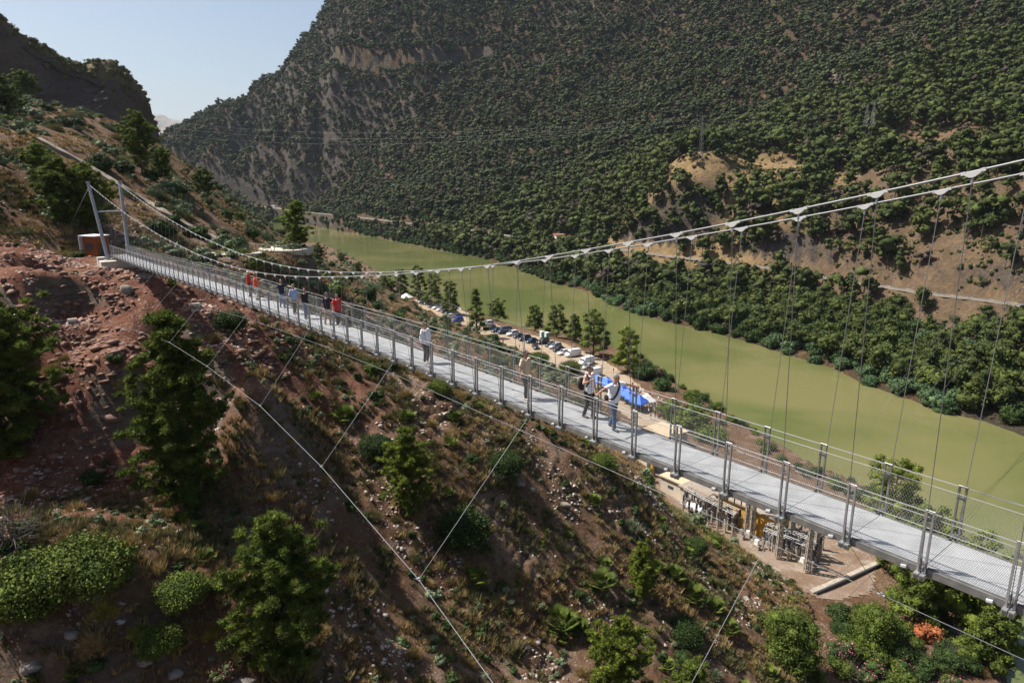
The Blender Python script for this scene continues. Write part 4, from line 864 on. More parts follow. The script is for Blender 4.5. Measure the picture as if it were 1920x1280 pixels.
# undergrowth of the far slope
la = [bush_arrays(290 + i, 1.2, 1.0, nb=5, nc=20, leaf=.55).arrays() for i in range(4)]
N_ = 34000; X = rng.uniform(-100, 480, N_); Y = rng.uniform(150, 620, N_); Z = H_far(X, Y); rd, rz = road_d(X, Y); iv, PX, PY = inview(X, Y, Z, 60, 60)
ok = iv & (X > XR(Y) + 4) & (rd > 6) & (rng.uniform(0, 1, N_) < np.clip(.35 + fbm(X, Y, 25, 3) * 1.2, .06, .95)); i_ = np.where(ok)[0]; n = len(i_)
merge_many('scrub', la, np.stack([X[i_], Y[i_], Z[i_] - .2], 1), rng.uniform(0, 6.28, n), rng.uniform(.5, 1.6, n), rng.integers(0, 4, n), [M_olive], kind='stuff', label='olive scrub between the pines of the far slope')

la = [bush_arrays(294 + i, 1.3, 1.1, nb=5, nc=26, leaf=.5).arrays() for i in range(4)]
N_ = 15000; X = rng.uniform(60, 400, N_); Y = rng.uniform(150, 470, N_); Z = H_far(X, Y); rd, rz = road_d(X, Y); iv, PX, PY = inview(X, Y, Z, 60, 60)
ok = iv & (X > XR(Y) + 8) & (rd > 5) & (PX > 1380) & (rng.uniform(0, 1, N_) < np.clip(.3 + fbm(X, Y, 18, 3) * 1.4, .03, .8)); i_ = np.where(ok)[0]; n = len(i_)
merge_many('hill_scrub', la, np.stack([X[i_], Y[i_], Z[i_] - .2], 1), rng.uniform(0, 6.28, n), rng.uniform(.4, 1.3, n), rng.integers(0, 4, n), [M_lent], kind='stuff', label='dark low scrub on the dry slope at the right')
# ------------------------------------------------------------------ the suspension bridge
B0 = np.array([9.160, 10.989]); BU_ = np.array([-.62892, .77747]); BN = np.array([.77747, .62892]); SP_ = 1.5; BW = 1.5
ZD_N = [-14, -10, 0, 6, 12, 15, 18, 21, 24, 30, 36, 44, 51, 57, 61]; ZD_Z = [-7.85, -7.72, -7.61, -7.64, -7.70, -7.75, -7.82, -7.93, -8.01, -8.17, -8.42, -8.82, -9.12, -9.32, -9.42]
ZC_N = [-14, -10, -5, 0, 1, 2, 5, 10, 15, 20, 24, 28, 33, 40, 48, 55, 61]; ZC_Z = [6.9, 4.9, 2.5, .4, .02, -.36, -1.41, -2.95, -4.12, -5.05, -5.55, -5.78, -5.68, -5.08, -3.95, -2.6, -1.35]
def smooth_interp(n, xs, ys):
    n = np.asarray(n, float); return sum(np.interp(n + d, xs, ys) * k for d, k in ((-1.6, .15), (-.8, .2), (0, .3), (.8, .2), (1.6, .15)))
def zd(n): return float(smooth_interp(n, ZD_N, ZD_Z)) + CAMZ
def zc(n): return float(smooth_interp(n, ZC_N, ZC_Z)) + CAMZ if n < 59.5 else float(np.interp(n, ZC_N, ZC_Z)) + CAMZ
def oc(n, side): return float(np.interp(n, [0, 30, 61], [-.66, -.66, -1.0])) if side < 0 else float(np.interp(n, [0, 2, 5, 8, 20, 61], [2.5, 2.36, 2.05, 1.85, 1.85, 2.1]))
def bp(n, off, z): return Vector((B0[0] + BU_[0] * n * SP_ + BN[0] * off, B0[1] + BU_[1] * n * SP_ + BN[1] * off, z))
def plane(n, px, py):
    d = np.array(ray(px, py)); t = ((B0 + n * SP_ * BU_) @ BU_) / (d[:2] @ BU_); q = d * t; return float((q[:2] - B0) @ BN), float(q[2] + CAMZ)
U3 = Vector((BU_[0], BU_[1], 0)); N3 = Vector((BN[0], BN[1], 0)); BROT = math.atan2(BU_[1], BU_[0])
M_galv = mat('galvanised_steel', (.36, .365, .37), .5, .6, var=.25, vscale=5)
M_post = mat('post_steel', (.21, .21, .205), .5, .5, var=.3, vscale=6)
M_wire = mat('wire_rope', (.50, .51, .52), .4, .6)
M_cable = mat('steel_cable', (.23, .235, .24), .6, .5)
M_hang = mat('hanger_rope', (.22, .22, .22), .5, .5)
M_clamp = mat('clamp_white', (.62, .62, .61), .35, .2)
M_dark = mat('dark_steel', (.10, .105, .11), .5, .5)
M_oldconc = mat('weathered_concrete', (.24, .19, .16), .9, var=.3, vscale=2)
M_conc = mat('concrete', (.48, .45, .39), .85, var=.18, vscale=1.5, bump=.2, bscale=12)
# deck grating: fine bars across the walkway
m, nt, b = node_mat('deck_grating'); b.inputs['Roughness'].default_value = .5; b.inputs['Metallic'].default_value = .25
tc = nt.nodes.new('ShaderNodeTexCoord'); wv = nt.nodes.new('ShaderNodeTexWave'); wv.wave_type = 'BANDS'; wv.bands_direction = 'X'; wv.inputs['Scale'].default_value = 9.5; wv.inputs['Distortion'].default_value = .25; wv.inputs['Detail'].default_value = 1
nt.links.new(tc.outputs['Object'], wv.inputs['Vector']); r = nt.nodes.new('ShaderNodeValToRGB'); r.color_ramp.elements[0].position = .25; r.color_ramp.elements[0].color = (.27, .275, .28, 1); r.color_ramp.elements[1].position = .6; r.color_ramp.elements[1].color = (.47, .48, .49, 1)
n3 = nt.nodes.new('ShaderNodeTexNoise'); n3.inputs['Scale'].default_value = 2.2; n3.inputs['Detail'].default_value = 6; g = nt.nodes.new('ShaderNodeNewGeometry'); nt.links.new(g.outputs['Position'], n3.inputs['Vector'])
mr = nt.nodes.new('ShaderNodeMapRange'); mr.inputs[1].default_value = .3; mr.inputs[2].default_value = .7; mr.inputs[3].default_value = .8; mr.inputs[4].default_value = 1.08; nt.links.new(n3.outputs['Fac'], mr.inputs[0])
vm = nt.nodes.new('ShaderNodeVectorMath'); vm.operation = 'SCALE'; nt.links.new(wv.outputs['Fac'], r.inputs[0]); nt.links.new(r.outputs[0], vm.inputs[0]); nt.links.new(mr.outputs[0], vm.inputs['Scale']); nt.links.new(vm.outputs[0], b.inputs['Base Color'])
bp_ = nt.nodes.new('ShaderNodeBump'); bp_.inputs['Strength'].default_value = .6; bp_.inputs['Distance'].default_value = .01; nt.links.new(wv.outputs['Fac'], bp_.inputs['Height']); nt.links.new(bp_.outputs[0], b.inputs['Normal'])
M_deck = m
bridge = empty('suspension_bridge', (0, 0, 0), 0, label='steel suspension footbridge with grey grating deck and wire mesh rails over the gorge', cat='bridge')
NA, NB_ = -10, 60
def frame(a, b):   # matrix with X along a->b, Y across, Z up
    x = (b - a).normalized(); y = N3; z = x.cross(y).normalized(); 
    if z.z < 0: z = -z
    y = z.cross(x); return Matrix((x, y, z)).transposed()
def obj_at(mbd, name, o, parent, Mx=None, **k):
    ob = mbd.build(name, parent, **k); ob.location = o
    if Mx is not None: ob.rotation_euler = Mx.to_euler()
    return ob
for n in range(NA, NB_):
    a, b = bp(n, BW / 2, zd(n)), bp(n + 1, BW / 2, zd(n + 1)); L = (b - a).length; Mx = frame(a, b); mbd = MB()
    mbd.box((L / 2, 0, -.02), (L - .012, BW + .02, .04), M_deck)
    ob = obj_at(mbd, 'deck_panel', a, bridge, Mx)
    if n < 30:
        sb = MB()
        for s_ in (-1, 1): sb.box((L / 2, s_ * (BW / 2 + .045), -.07), (L - .16, .05, .15), M_post); sb.box((L / 2, s_ * (BW / 2 + .015), .012), (L - .16, .012, .05), M_post)
        for t in (.25, .75): sb.box((L * t, 0, -.09), (.05, BW, .06), M_dark)
        obj_at(sb, 'edge_beam', (0, 0, 0), ob)
sb = MB()
for n in range(30, NB_):
    for off in (-.04, BW + .04): sb.beam(bp(n, off, zd(n) - .07), bp(n + 1, off, zd(n + 1) - .07), .05, .15, M_post)
sb.build('edge_beam', bridge)
PH = 1.25
def post(mbd, n, side, fine=True):
    off = -.10 if side < 0 else BW + .10; z = zd(n); o = bp(n, off, z); tilt = -.02 * side * -1
    for s_ in (-1, 1):
        c = o + U3 * (.065 * s_)
        mbd.box(c + Vector((0, 0, PH / 2 - .12)), (.034, .048, PH + .24), M_post, rz=BROT)
        if fine: mbd.box(c + Vector((0, 0, PH / 2 - .12)) + N3 * (.027 * side), (.038, .008, PH + .24), M_galv, rz=BROT)
    if fine:
        for h in (.98, .12): mbd.box(o + Vector((0, 0, h)), (.12, .06, .07), M_post, rz=BROT)
        mbd.tube([o + U3 * .085 + Vector((0, 0, PH)), o - U3 * .085 + Vector((0, 0, PH))], .012, M_galv, 5)
for n in range(NA, 39):
    for side in (-1, 1):
        mbd = MB(); post(mbd, n, side); mbd.build('rail_post', bridge)
mbd = MB()
for n in range(39, NB_ + 1):
    for side in (-1, 1): post(mbd, n, side, False)
mbd.build('rail_post', bridge, kind='stuff')
def crossbeam(mbd, n):
    z = zd(n) - .13
    for s_ in (-1, 1): mbd.beam(bp(n, -.24, z) + U3 * .055 * s_, bp(n, BW + .24, z) + U3 * .055 * s_, .09, .11, M_galv)
    for off in (-.243, BW + .243):
        for s_ in (-1, 1): mbd.box(bp(n, off, z) + U3 * .055 * s_, (.055, .012, .07), M_dark, rz=BROT)
    for s_ in (-1, 1): mbd.tube([bp(n + .17, -.13 if s_ < 0 else BW + .13, z + .05), bp(n + .24, -.13 if s_ < 0 else BW + .13, z + .03)], .05, M_galv, 8)
for n in range(NA, NB_ + 1):
    if n < 30: mbd = MB(); crossbeam(mbd, n); mbd.build('cross_beam', bridge)
mbd = MB()
for n in range(30, NB_ + 1): crossbeam(mbd, n)
mbd.build('cross_beam', bridge, kind='stuff')
def line_pts(off, dz, a=NA, b=NB_, step=1.0, sag=.0):
    out = []
    for n in np.arange(a, b + .001, step): out.append(bp(n, off, zd(n) + dz))
    return out
for side in (-1, 1):
    for off, dz, rr in ((-.12, 1.22, .011), (-.03, 1.08, .009), (-.03, .10, .008)):
        o = off if side < 0 else BW - off; mbd = MB(); mbd.tube(line_pts(o, dz), rr, M_wire, 5); mbd.build('hand_rope', bridge)
# diamond wire mesh between posts
def net(mbd, n, side, sp, r):
    off = -.035 if side < 0 else BW + .035; L = SP_ - .16; h0, h1 = .10, 1.08; tn = 1.75; za, zb = zd(n), zd(n + 1)
    def P(s_, h): t = (.08 + s_) / SP_; return bp(n + t, off, za + (zb - za) * t + h)
    for dr in (1, -1):
        s_ = -(h1 - h0) / tn
        while s_ < L:
            a0, a1 = s_, s_ + (h1 - h0) / tn; ha, hb = h0, h1
            if a0 < 0: ha = h0 + (-a0) * tn; a0 = 0
            if a1 > L: hb = h1 - (a1 - L) * tn; a1 = L
            if a1 > a0 + 1e-3:
                A = P(a0 if dr > 0 else L - a0, ha); B = P(a1 if dr > 0 else L - a1, hb); mbd.tube([A, B], r, M_wire, 3, cap=False)
            s_ += sp
for n in range(NA, 38):
    for side in (-1, 1):
        mbd = MB(); net(mbd, n, side, .062 if n < 14 else .1, .0017 if n < 14 else .002); mbd.build('mesh_panel', bridge)
mbd = MB()
for n in range(38, NB_):
    for side in (-1, 1): net(mbd, n, side, .17, .004)
mbd.build('mesh_panel', bridge, kind='stuff')
# main cables, clamps and hangers
for side in (-1, 1):
    pts = [bp(n, oc(n, side), zc(n)) for n in np.arange(NA - 4, 61.01, .5)]
    mbd = MB(); mbd.tube(pts, .021, M_cable, 8); mbd.build('main_cable', bridge, True)
    top = pts[-1]; bk = MB(); bk.tube([top, bp(74, oc(61, side) * 1.6, CAMZ - 7.5)], .028, M_wire, 6); bk.build('back_stay', bridge)
def saddle(mbd, n, side):
    s_ = .12; zz = lambda k: zc(n + k) ; o = oc(n, side)
    a = bp(n - s_ * .8, oc(n, side), zz(-s_ * .8)); b = bp(n + s_ * .8, oc(n, side), zz(s_ * .8)); c = bp(n, o, zc(n) - .11)
    for P in (a, b): mbd.beam(P - (b - a).normalized() * .035, P + (b - a).normalized() * .035, .055, .058, M_clamp)
    top_ = [a.lerp(b, t) for t in np.linspace(0, 1, 7)]; low_ = [q - Vector((0, 0, .085 * math.sin(t * math.pi) + .012)) for t, q in zip(np.linspace(0, 1, 7), top_)]
    for sg in (-1, 1):
        o_ = N3 * .03 * sg; mbd.add([q + o_ for q in top_] + [q + o_ for q in low_], [(i, i + 1, 8 + i, 7 + i) for i in range(6)], M_clamp)
    mbd.tube([c + Vector((0, 0, .02)), c - Vector((0, 0, .10))], .022, M_galv, 6)
def hanger(mbd, n, side):
    off = -.17 if side < 0 else BW + .17; a = bp(n, oc(n, side), zc(n) - .14); b = bp(n, off, zd(n) - .05); mbd.tube([a, b], .0085, M_hang, 5); q = b.lerp(a, .32 / max((a - b).length, .5)); mbd.tube([b, q], .016, M_dark, 5)
for n in range(NA, 39):
    for side in (-1, 1):
        mbd = MB(); saddle(mbd, n, side); mbd.build('cable_clamp', bridge); mbd = MB(); hanger(mbd, n, side); mbd.build('hanger', bridge)
mbd = MB(); mh = MB()
for n in range(39, 61):
    for side in (-1, 1):
        saddle(mbd, n, side)
        if n < 60: hanger(mh, n, side)
mbd.build('cable_clamp', bridge, kind='stuff'); mh.build('hanger', bridge, kind='stuff')
# pylon
def pl(n, off, z): return bp(n, off, z)
legs = {-1: (pl(59.3, -.55, CAMZ - 9.85), pl(61.2, -1.08, CAMZ - 1.0)), 1: (pl(59.3, 1.65, CAMZ - 9.85), pl(61.2, 2.18, CAMZ - 1.0))}
for s_, (a, b) in legs.items():
    mbd = MB(); mbd.tube([a, a.lerp(b, .5), b], .21, M_galv, 16, r2=.17); mbd.box(a + Vector((0, 0, .03)), (.8, .8, .06), M_galv, rz=BROT)
    d = (b - a).normalized(); mbd.tube([b, b + d * .03], .24, M_clamp, 16); mbd.build('pylon_leg', bridge, False)
mbd = MB(); mbd.tube([legs[-1][0].lerp(legs[-1][1], .62), legs[1][0].lerp(legs[1][1], .62)], .09, M_galv, 10); mbd.build('pylon_crossbar', bridge)
mbd = MB(); mbd.box(pl(58.8, .35, CAMZ - 10.45), (1.7, 3.8, 1.2), M_conc, rz=BROT); mbd.box(pl(60.6, -1.0, CAMZ - 10.2), (.9, .8, 1.1), M_conc, rz=BROT); mbd.build('pylon_footing', bridge)
# wind cables and ties
NW = [(3, -5.7, CAMZ - 13.0)] + [(n,) + plane(n, *c) for n, c in {9: (785, 1086), 15: (603, 875), 21: (488, 761), 27: (389, 687), 33: (318, 642), 39: (256, 620), 45: (206, 609), 50: (139, 606)}.items()]
NW = [(-9, -12.5, CAMZ - 17.5), (-3, -8.3, CAMZ - 14.8)] + NW
FW = [(-9, 11, CAMZ - 15.8), (-3, 8.0, CAMZ - 13.6)] + [(n,) + plane(n, *c) for n, c in {3: (1652, 1114), 9: (1199, 905.6), 15: (921, 782), 21: (738, 701), 27: (613, 651), 33: (529, 620), 39: (456, 595), 42: (415, 584), 45: (372, 577)}.items()]
for W_, side in ((NW, -1), (FW, 1)):
    pts = [bp(n, o, z) for n, o, z in W_]; mbd = MB(); mbd.tube(pts, .0115 if side < 0 else .011, M_cable, 6); mbd.build('wind_cable', bridge)
    for n, o, z in W_:
        if n in (50, 42, 45) and not (n == 45 and side < 0): continue
        a = bp(n, -.2 if side < 0 else BW + .2, zd(n) - .2); b = bp(n, o, z); mbd = MB(); mbd.tube([a, b], .0075, M_cable, 5); mbd.build('tie_cable', bridge)
        mbd = MB(); mbd.tube([b + U3 * .12 - Vector((0, 0, .01)), b - U3 * .12], .032, M_galv, 6); mbd.box(b + Vector((0, 0, .03)), (.08, .06, .07), M_galv, rz=BROT)
        for s_ in (-1, 1): mbd.tube([b + U3 * .12 * s_ + Vector((0, 0, -.06)), b + U3 * .12 * s_ + Vector((0, 0, .1))], .012, M_dark, 4)
        mbd.build('tie_clamp', bridge)
for W_, q in ((NW, (138, 605)), (FW, (368, 577))):
    n, o, z = W_[-1]; c = bp(n, o, z); g_ = gz(c.x, c.y); mbd = MB(); mbd.box(c - U3 * .35 * -1 + Vector((0, 0, -.1)), (.2, .6, .6), M_post, rz=BROT)
    for dx in (-.3, .3):
        for dz_ in (-.4, .2): mbd.tube([c + N3 * dx + Vector((0, 0, dz_)), c + N3 * dx + Vector((0, 0, dz_)) + U3 * .45], .05, M_dark, 6)
    mbd.box(c + U3 * .95 + Vector((0, 0, min(-.3, (g_ - c.z) / 2))), (.8, .8, max(1.2, c.z - g_ + 1)), M_oldconc, rz=BROT); mbd.build('anchor_block', bridge)
    print('anchor ground gap', c.z - g_)
# ------------------------------------------------------------------ roads, yard and car park surfaces
def inside(P, poly):
    x, y = P; c = False; n = len(poly)
    for i in range(n):
        x1, y1 = poly[i]; x2, y2 = poly[(i + 1) % n]
        if (y1 > y) != (y2 > y) and x < (x2 - x1) * (y - y1) / (y2 - y1) + x1: c = not c
    return c
def drape(name, poly, m, st=.55, dz=.06):
    """a sheet that follows the near ground"""
    xs = np.arange(min(p[0] for p in poly), max(p[0] for p in poly) + st, st); ys = np.arange(min(p[1] for p in poly), max(p[1] for p in poly) + st, st)
    X, Y = np.meshgrid(xs, ys); jx = fbm(X, Y, 3, 2) * .6; Z = H_near(X, Y) + dz; keep = np.array([[inside((X[i, j] + jx[i, j], Y[i, j] + jx[i, j]), poly) for j in range(len(xs))] for i in range(len(ys))]); ix = np.arange(X.size).reshape(X.shape)
    F = np.stack([ix[:-1, :-1], ix[:-1, 1:], ix[1:, 1:], ix[1:, :-1]], -1).reshape(-1, 4); kf = (keep[:-1, :-1] & keep[1:, 1:] & keep[:-1, 1:] & keep[1:, :-1]).reshape(-1)
    return link_mesh(name, np_mesh(name, np.stack([X, Y, Z], -1).reshape(-1, 3), F[kf], [m], smooth=True), kind='structure')
M_grav = ground_mat('pale_gravel', ((.28, .225, .165), (.34, .275, .205), (.26, .205, .15)), 8, .8, stone=(.45, .38, .30), grass=(.36, .28, .19), bdist=.05, bstr=.5)
M_yard = ground_mat('yard_ground', ((.17, .115, .08), (.23, .18, .14), (.27, .225, .18)), 7, .9, stone=(.36, .31, .26), grass=(.20, .14, .10), bdist=.06, bstr=.5)
M_asph = mat('asphalt', (.13, .125, .12), .85, var=.3, vscale=.3); M_should = mat('road_shoulder', (.33, .26, .17), .9, var=.35, vscale=.15)
def zp(px, py, z=5.0): q = on_z(px, py, z); return (q[0], q[1])
drape('car_park', [zp(775, 560), zp(850, 572), zp(905, 600), zp(960, 618), zp(1050, 640), zp(1120, 668), zp(1190, 712), zp(1235, 755), zp(1265, 800), zp(1200, 800), zp(1120, 745), zp(1080, 715), zp(1010, 668), zp(960, 655), zp(900, 632), zp(860, 612), zp(790, 585)], M_grav)
drape('access_road', [zp(870, 628), zp(905, 632), zp(1000, 672), zp(1060, 705), zp(1030, 715), zp(960, 680), zp(890, 650)], M_asph, dz=.12)
drape('yard', [zp(1190, 850), zp(1310, 850), zp(1420, 905), zp(1560, 960), zp(1660, 1010), zp(1640, 1110), zp(1560, 1130), zp(1440, 1110), zp(1330, 1010), zp(1220, 920)], M_yard)
def ribbon(name, pts, wd, m, dz=.0, **k):
    pts = [Vector(p) for p in pts]; out = []
    for i in range(len(pts) - 1):
        a, b = pts[i], pts[i + 1]; nseg = max(1, int((b - a).length / 6)); out += [a.lerp(b, t / nseg) for t in range(nseg)]
    out.append(pts[-1]); V = []; 
    for i, p in enumerate(out):
        d = out[min(i + 1, len(out) - 1)] - out[max(i - 1, 0)]; d.z = 0; d.normalize(); s_ = Vector((d.y, -d.x, 0)); V += [p + s_ * wd / 2 + Vector((0, 0, dz)), p - s_ * wd / 2 + Vector((0, 0, dz))]
    F = [(2 * i, 2 * i + 2, 2 * i + 3, 2 * i + 1) for i in range(len(out) - 1)]; mbd = MB(); mbd.add(V, F, m); return mbd.build(name, **k)
# smooth road line over the far bank
rp = np.array(ROADP); tt = np.linspace(0, len(rp) - 1, 160); rs_ = [Vector([float(np.interp(t, range(len(rp)), rp[:, k])) for k in range(3)]) for t in tt]
ribbon('road_verge', rs_, 8.2, M_should, .10, kind='structure'); ribbon('river_road', rs_, 5.6, M_asph, .16, kind='structure')
M_white = mat('white_paint', (.75, .75, .73), .5); mbd = MB()
# concrete water channel down the near hillside
def terr_line(pix, dz=0.0, step=24):
    out = []
    for (a, b) in zip(pix[:-1], pix[1:]):
        for k in range(step): t = k / step; p = hit(a[0] + (b[0] - a[0]) * t, a[1] + (b[1] - a[1]) * t); out.append(p)
    P = np.array([p[:] for p in out]); 
    for _ in range(12): P[1:-1] = (P[:-2] + P[1:-1] * 2 + P[2:]) / 4
    return [Vector(p) for p in P]
M_chan = mat('channel_concrete', (.20, .165, .13), .9, var=.35, vscale=.6)
for pix, lb in (([(70, 262), (150, 305), (260, 372), (350, 425), (445, 470)], 'long concrete water channel running down the ridge behind the pylon'), ([(585, 535), (640, 570), (720, 615), (800, 662), (880, 712)], 'lower run of the concrete water channel behind the bridge deck')):
    pts = terr_line(pix); mbd = MB()
    for a, b in zip(pts[:-1], pts[1:]):
        if (b - a).length > .05: mbd.beam(a + Vector((0, 0, .1)), b + Vector((0, 0, .1)) + (b - a) * .02, 1.25 if pix[0][0] < 100 else 1.1, .8, M_chan)
    mbd.build('water_channel', label=lb, cat='channel')
# ------------------------------------------------------------------ car
M_glass = mat('car_glass', (.02, .025, .03), .12, 0, .8); M_tyre = mat('tyre', (.02, .02, .02), .9); M_rim = mat('rim', (.5, .5, .52), .4, .8); M_lamp = mat('head_lamp', (.8, .8, .8), .2)
M_red = mat('tail_lamp', (.4, .02, .02), .3)
def car_paint(name, c): return mat(name, c, .28, .1, .6, coat=.6)
PAINT = {'white': car_paint('paint_white', (.72, .73, .74)), 'dark blue': car_paint('paint_darkblue', (.015, .03, .07)), 'black': car_paint('paint_black', (.015, .016, .018)), 'silver': car_paint('paint_silver', (.38, .40, .42)), 'bright blue': car_paint('paint_blue', (.02, .06, .38)), 'grey': car_paint('paint_grey', (.10, .11, .12))}
def loft_x(prof, m, mg=None, top=None):
    """prof: list of (x, half width, z bottom, z top) sections -> closed body"""
    V = []; F = []
    for x, hw, z0, z1 in prof: V += [(x, -hw, z0), (x, -hw * 1.0, z0 + (z1 - z0) * .6), (x, -hw * .86, z1), (x, hw * .86, z1), (x, hw, z0 + (z1 - z0) * .6), (x, hw, z0)]
    for i in range(len(prof) - 1):
        for j in range(6): F.append((i * 6 + j, i * 6 + (j + 1) % 6, (i + 1) * 6 + (j + 1) % 6, (i + 1) * 6 + j))
    F.append(tuple(range(6))[::-1]); F.append(tuple((len(prof) - 1) * 6 + j for j in range(6))); return V, F
SHAPES = {
 'car': dict(body=[(-2.15, .72, .35, .78), (-1.95, .86, .25, .92), (-1.0, .88, .22, .98), (.7, .88, .22, .94), (1.6, .86, .24, .82), (2.05, .76, .28, .66), (2.15, .62, .34, .56)], cab=[(-1.75, .66, .85, .98), (-1.1, .72, .9, 1.40), (-.3, .73, .9, 1.46), (.3, .72, .9, 1.42), (1.05, .66, .85, .92)], wb=1.3, top=1.46, roof=(-1.05, .28)),
 'suv': dict(body=[(-2.2, .78, .4, .95), (-2.1, .90, .3, 1.10), (-1.0, .92, .28, 1.12), (.8, .92, .28, 1.08), (1.7, .9, .3, 1.0), (2.15, .82, .36, .82), (2.22, .7, .4, .7)], cab=[(-2.05, .74, 1.0, 1.2), (-1.75, .78, 1.05, 1.68), (-.3, .8, 1.05, 1.74), (.35, .78, 1.05, 1.70), (1.05, .72, 1.0, 1.08)], wb=1.35, top=1.74, roof=(-1.75, .35)),
 'van': dict(body=[(-2.5, .9, .4, 1.1), (-2.45, .96, .32, 1.2), (-1.0, .97, .3, 1.2), (1.3, .97, .3, 1.2), (2.2, .93, .32, 1.0), (2.5, .8, .38, .8)], cab=[(-2.48, .86, 1.1, 2.0), (-2.3, .9, 1.1, 2.15), (0, .92, 1.1, 2.18), (1.1, .88, 1.1, 2.05), (1.95, .78, 1.0, 1.15)], wb=1.6, top=2.18, roof=(-2.4, 1.05)),
}
def make_car(shape, col):
    S = SHAPES[shape]; P = PAINT[col]; e = empty('parked_car', (0, 0, 0))
    mbd = MB(); mbd.add(*loft_x(S['body'], P), P); mbd.build('body', e, True)
    mbd = MB(); mbd.add(*loft_x(S['cab'], P), M_glass if shape != 'van' else P)
    if shape == 'van': mbd.box((1.55, 0, 1.5), (.5, 1.4, .45), M_glass, M=Matrix.Rotation(R(35), 3, 'Y'))
    mbd.build('cabin', e, False)
    mbd = MB(); x0, x1 = S['roof']; w_ = S['cab'][2][1]; mbd.box(((x0 + x1) / 2, 0, S['top'] + .0), (x1 - x0, w_ * 1.66, .05), P)
    for s_ in (-1, 1):
        for a, b in (((x0 - .55 if shape == 'car' else x0 - .2), x0), (x1 + .72, x1)): mbd.beam((a, s_ * w_ * .93, S['body'][2][3]), (b, s_ * w_ * .86, S['top']), .07, .07, P)
        mbd.beam(((x0 + x1) / 2, s_ * (w_ * .99), S['body'][2][3] - .05), ((x0 + x1) / 2, s_ * w_ * .88, S['top']), .08, .05, P)
    mbd.build('roof', e)
    for sx in (-1, 1):
        for sy in (-1, 1):
            mbd = MB(); mbd.tube([(S['wb'] * sx, sy * .70, .32), (S['wb'] * sx, sy * .90, .32)], .32, M_tyre, 16); o = mbd.build('wheel', e); mbd = MB(); mbd.tube([(S['wb'] * sx, sy * .89, .32), (S['wb'] * sx, sy * .915, .32)], .19, M_rim, 10); mbd.build('rim', o)
    for sy in (-1, 1):
        zb = S['body'][-2][3]; mbd = MB(); mbd.box((S['body'][-2][0] + .03, sy * .55, zb - .06), (.12, .30, .12), M_lamp); mbd.build('headlight', e); mbd = MB(); mbd.box((S['body'][0][0] + .03, sy * .6, S['body'][0][3] - .05), (.1, .22, .14), M_red); mbd.build('tail_light', e)
    return e
CARS = [(791, 567, 'car', 'white'), (803, 570, 'car', 'grey'), (811, 575, 'car', 'silver'), (820, 578, 'car', 'white'), (828, 582, 'car', 'white'), (836, 585, 'car', 'black'), (845, 587, 'car', 'dark blue'), (853, 590, 'car', 'white'), (843, 595, 'car', 'white'), (858, 602, 'suv', 'bright blue'),
 (915, 609, 'suv', 'white'), (922, 617, 'car', 'dark blue'), (932, 621, 'car', 'dark blue'), (946, 624, 'van', 'dark blue'), (961, 628, 'suv', 'white'), (973, 632, 'car', 'dark blue'), (984, 637, 'suv', 'black'), (997, 641, 'car', 'dark blue'), (1004, 652, 'car', 'black'), (1018, 643, 'suv', 'black'), (1033, 648, 'car', 'black'), (1041, 652, 'suv', 'silver'), (1048, 657, 'car', 'black'), (1057, 663, 'car', 'white'), (1074, 667, 'van', 'white'), (1099, 682, 'van', 'white'), (1102, 690, 'car', 'silver'), (1112, 704, 'van', 'white')]
cache = {}; cn = {}
for i, (px, py, sh, cl) in enumerate(CARS):
    q = on_z(px, py, 5.2); rz = math.atan2(-.56, -.83) + random.uniform(-.08, .08)
    if i == 18: rz += 1.2
    src = cache.get((sh, cl)); o = copy_tree(src) if src else make_car(sh, cl); cache.setdefault((sh, cl), o); o.name = 'parked_car'
    o.location = (q[0], q[1], gz(q[0], q[1]) + .08); o.rotation_euler = (0, 0, rz); o.scale = (1.1, 1.1, 1.1)
    kinds = {'car': 'hatchback', 'suv': 'tall estate car', 'van': 'van'}[sh]; grp = 'at the far end of the car park' if i < 10 else ('in the row along the bank' if i < 24 else 'near the blue tents')
    lb = f'{cl} {kinds} parked {grp}'
    if i == 18: lb = 'black car standing across the car park lane, apart from the row'
    k = (cl, sh, grp); o['label'] = lb; o['category'] = 'van' if sh == 'van' else 'car'; o['group'] = 'cars parked ' + grp + (' ' + cl + ' ' + kinds if i != 18 else '')
    if i == 18: del o['group']
# far car and coach
o = copy_tree(cache[('suv', 'white')]); o.name = 'driving_car'; p = on_z(1480, 509, float(np.interp(1480, [q[0] for q in ROAD], [r_[2] for r_ in ROADP]))); o.location = (p[0], p[1], p[2] + .2); o['label'] = 'white car alone on the river road across the water'; o['category'] = 'car'
if 'group' in o: del o['group']
d_ = Vector(ROADP[14]) - Vector(ROADP[13]); o.rotation_euler = (0, 0, math.atan2(-d_.y, -d_.x))
p = Vector(at(511, 390, 955)); e = empty('coach', p + Vector((0, 0, .2)), math.atan2(*(Vector(ROADP[3]) - Vector(ROADP[2])).yx) + .25, label='white coach on the road under the crags, far end of the river', cat='bus')
mbd = MB(); mbd.add(*loft_x([(-6, 1.15, .5, 3.1), (-5.8, 1.3, .4, 3.3), (5.6, 1.3, .4, 3.3), (6, 1.2, .5, 2.6)], PAINT['white']), PAINT['white']); mbd.build('body', e)
for sy in (-1, 1): mbd = MB(); mbd.box((-.3, sy * 1.27, 2.05), (10.2, .12, .9), M_glass); mbd.build('window', e)
mbd = MB(); mbd.box((5.85, 0, 2.0), (.2, 2.1, 1.1), M_glass); mbd.build('windscreen', e)
for sx in (-3.6, 3.6):
    for sy in (-1, 1): mbd = MB(); mbd.tube([(sx, sy * 1.0, .5), (sx, sy * 1.32, .5)], .5, M_tyre, 14); mbd.build('wheel', e)
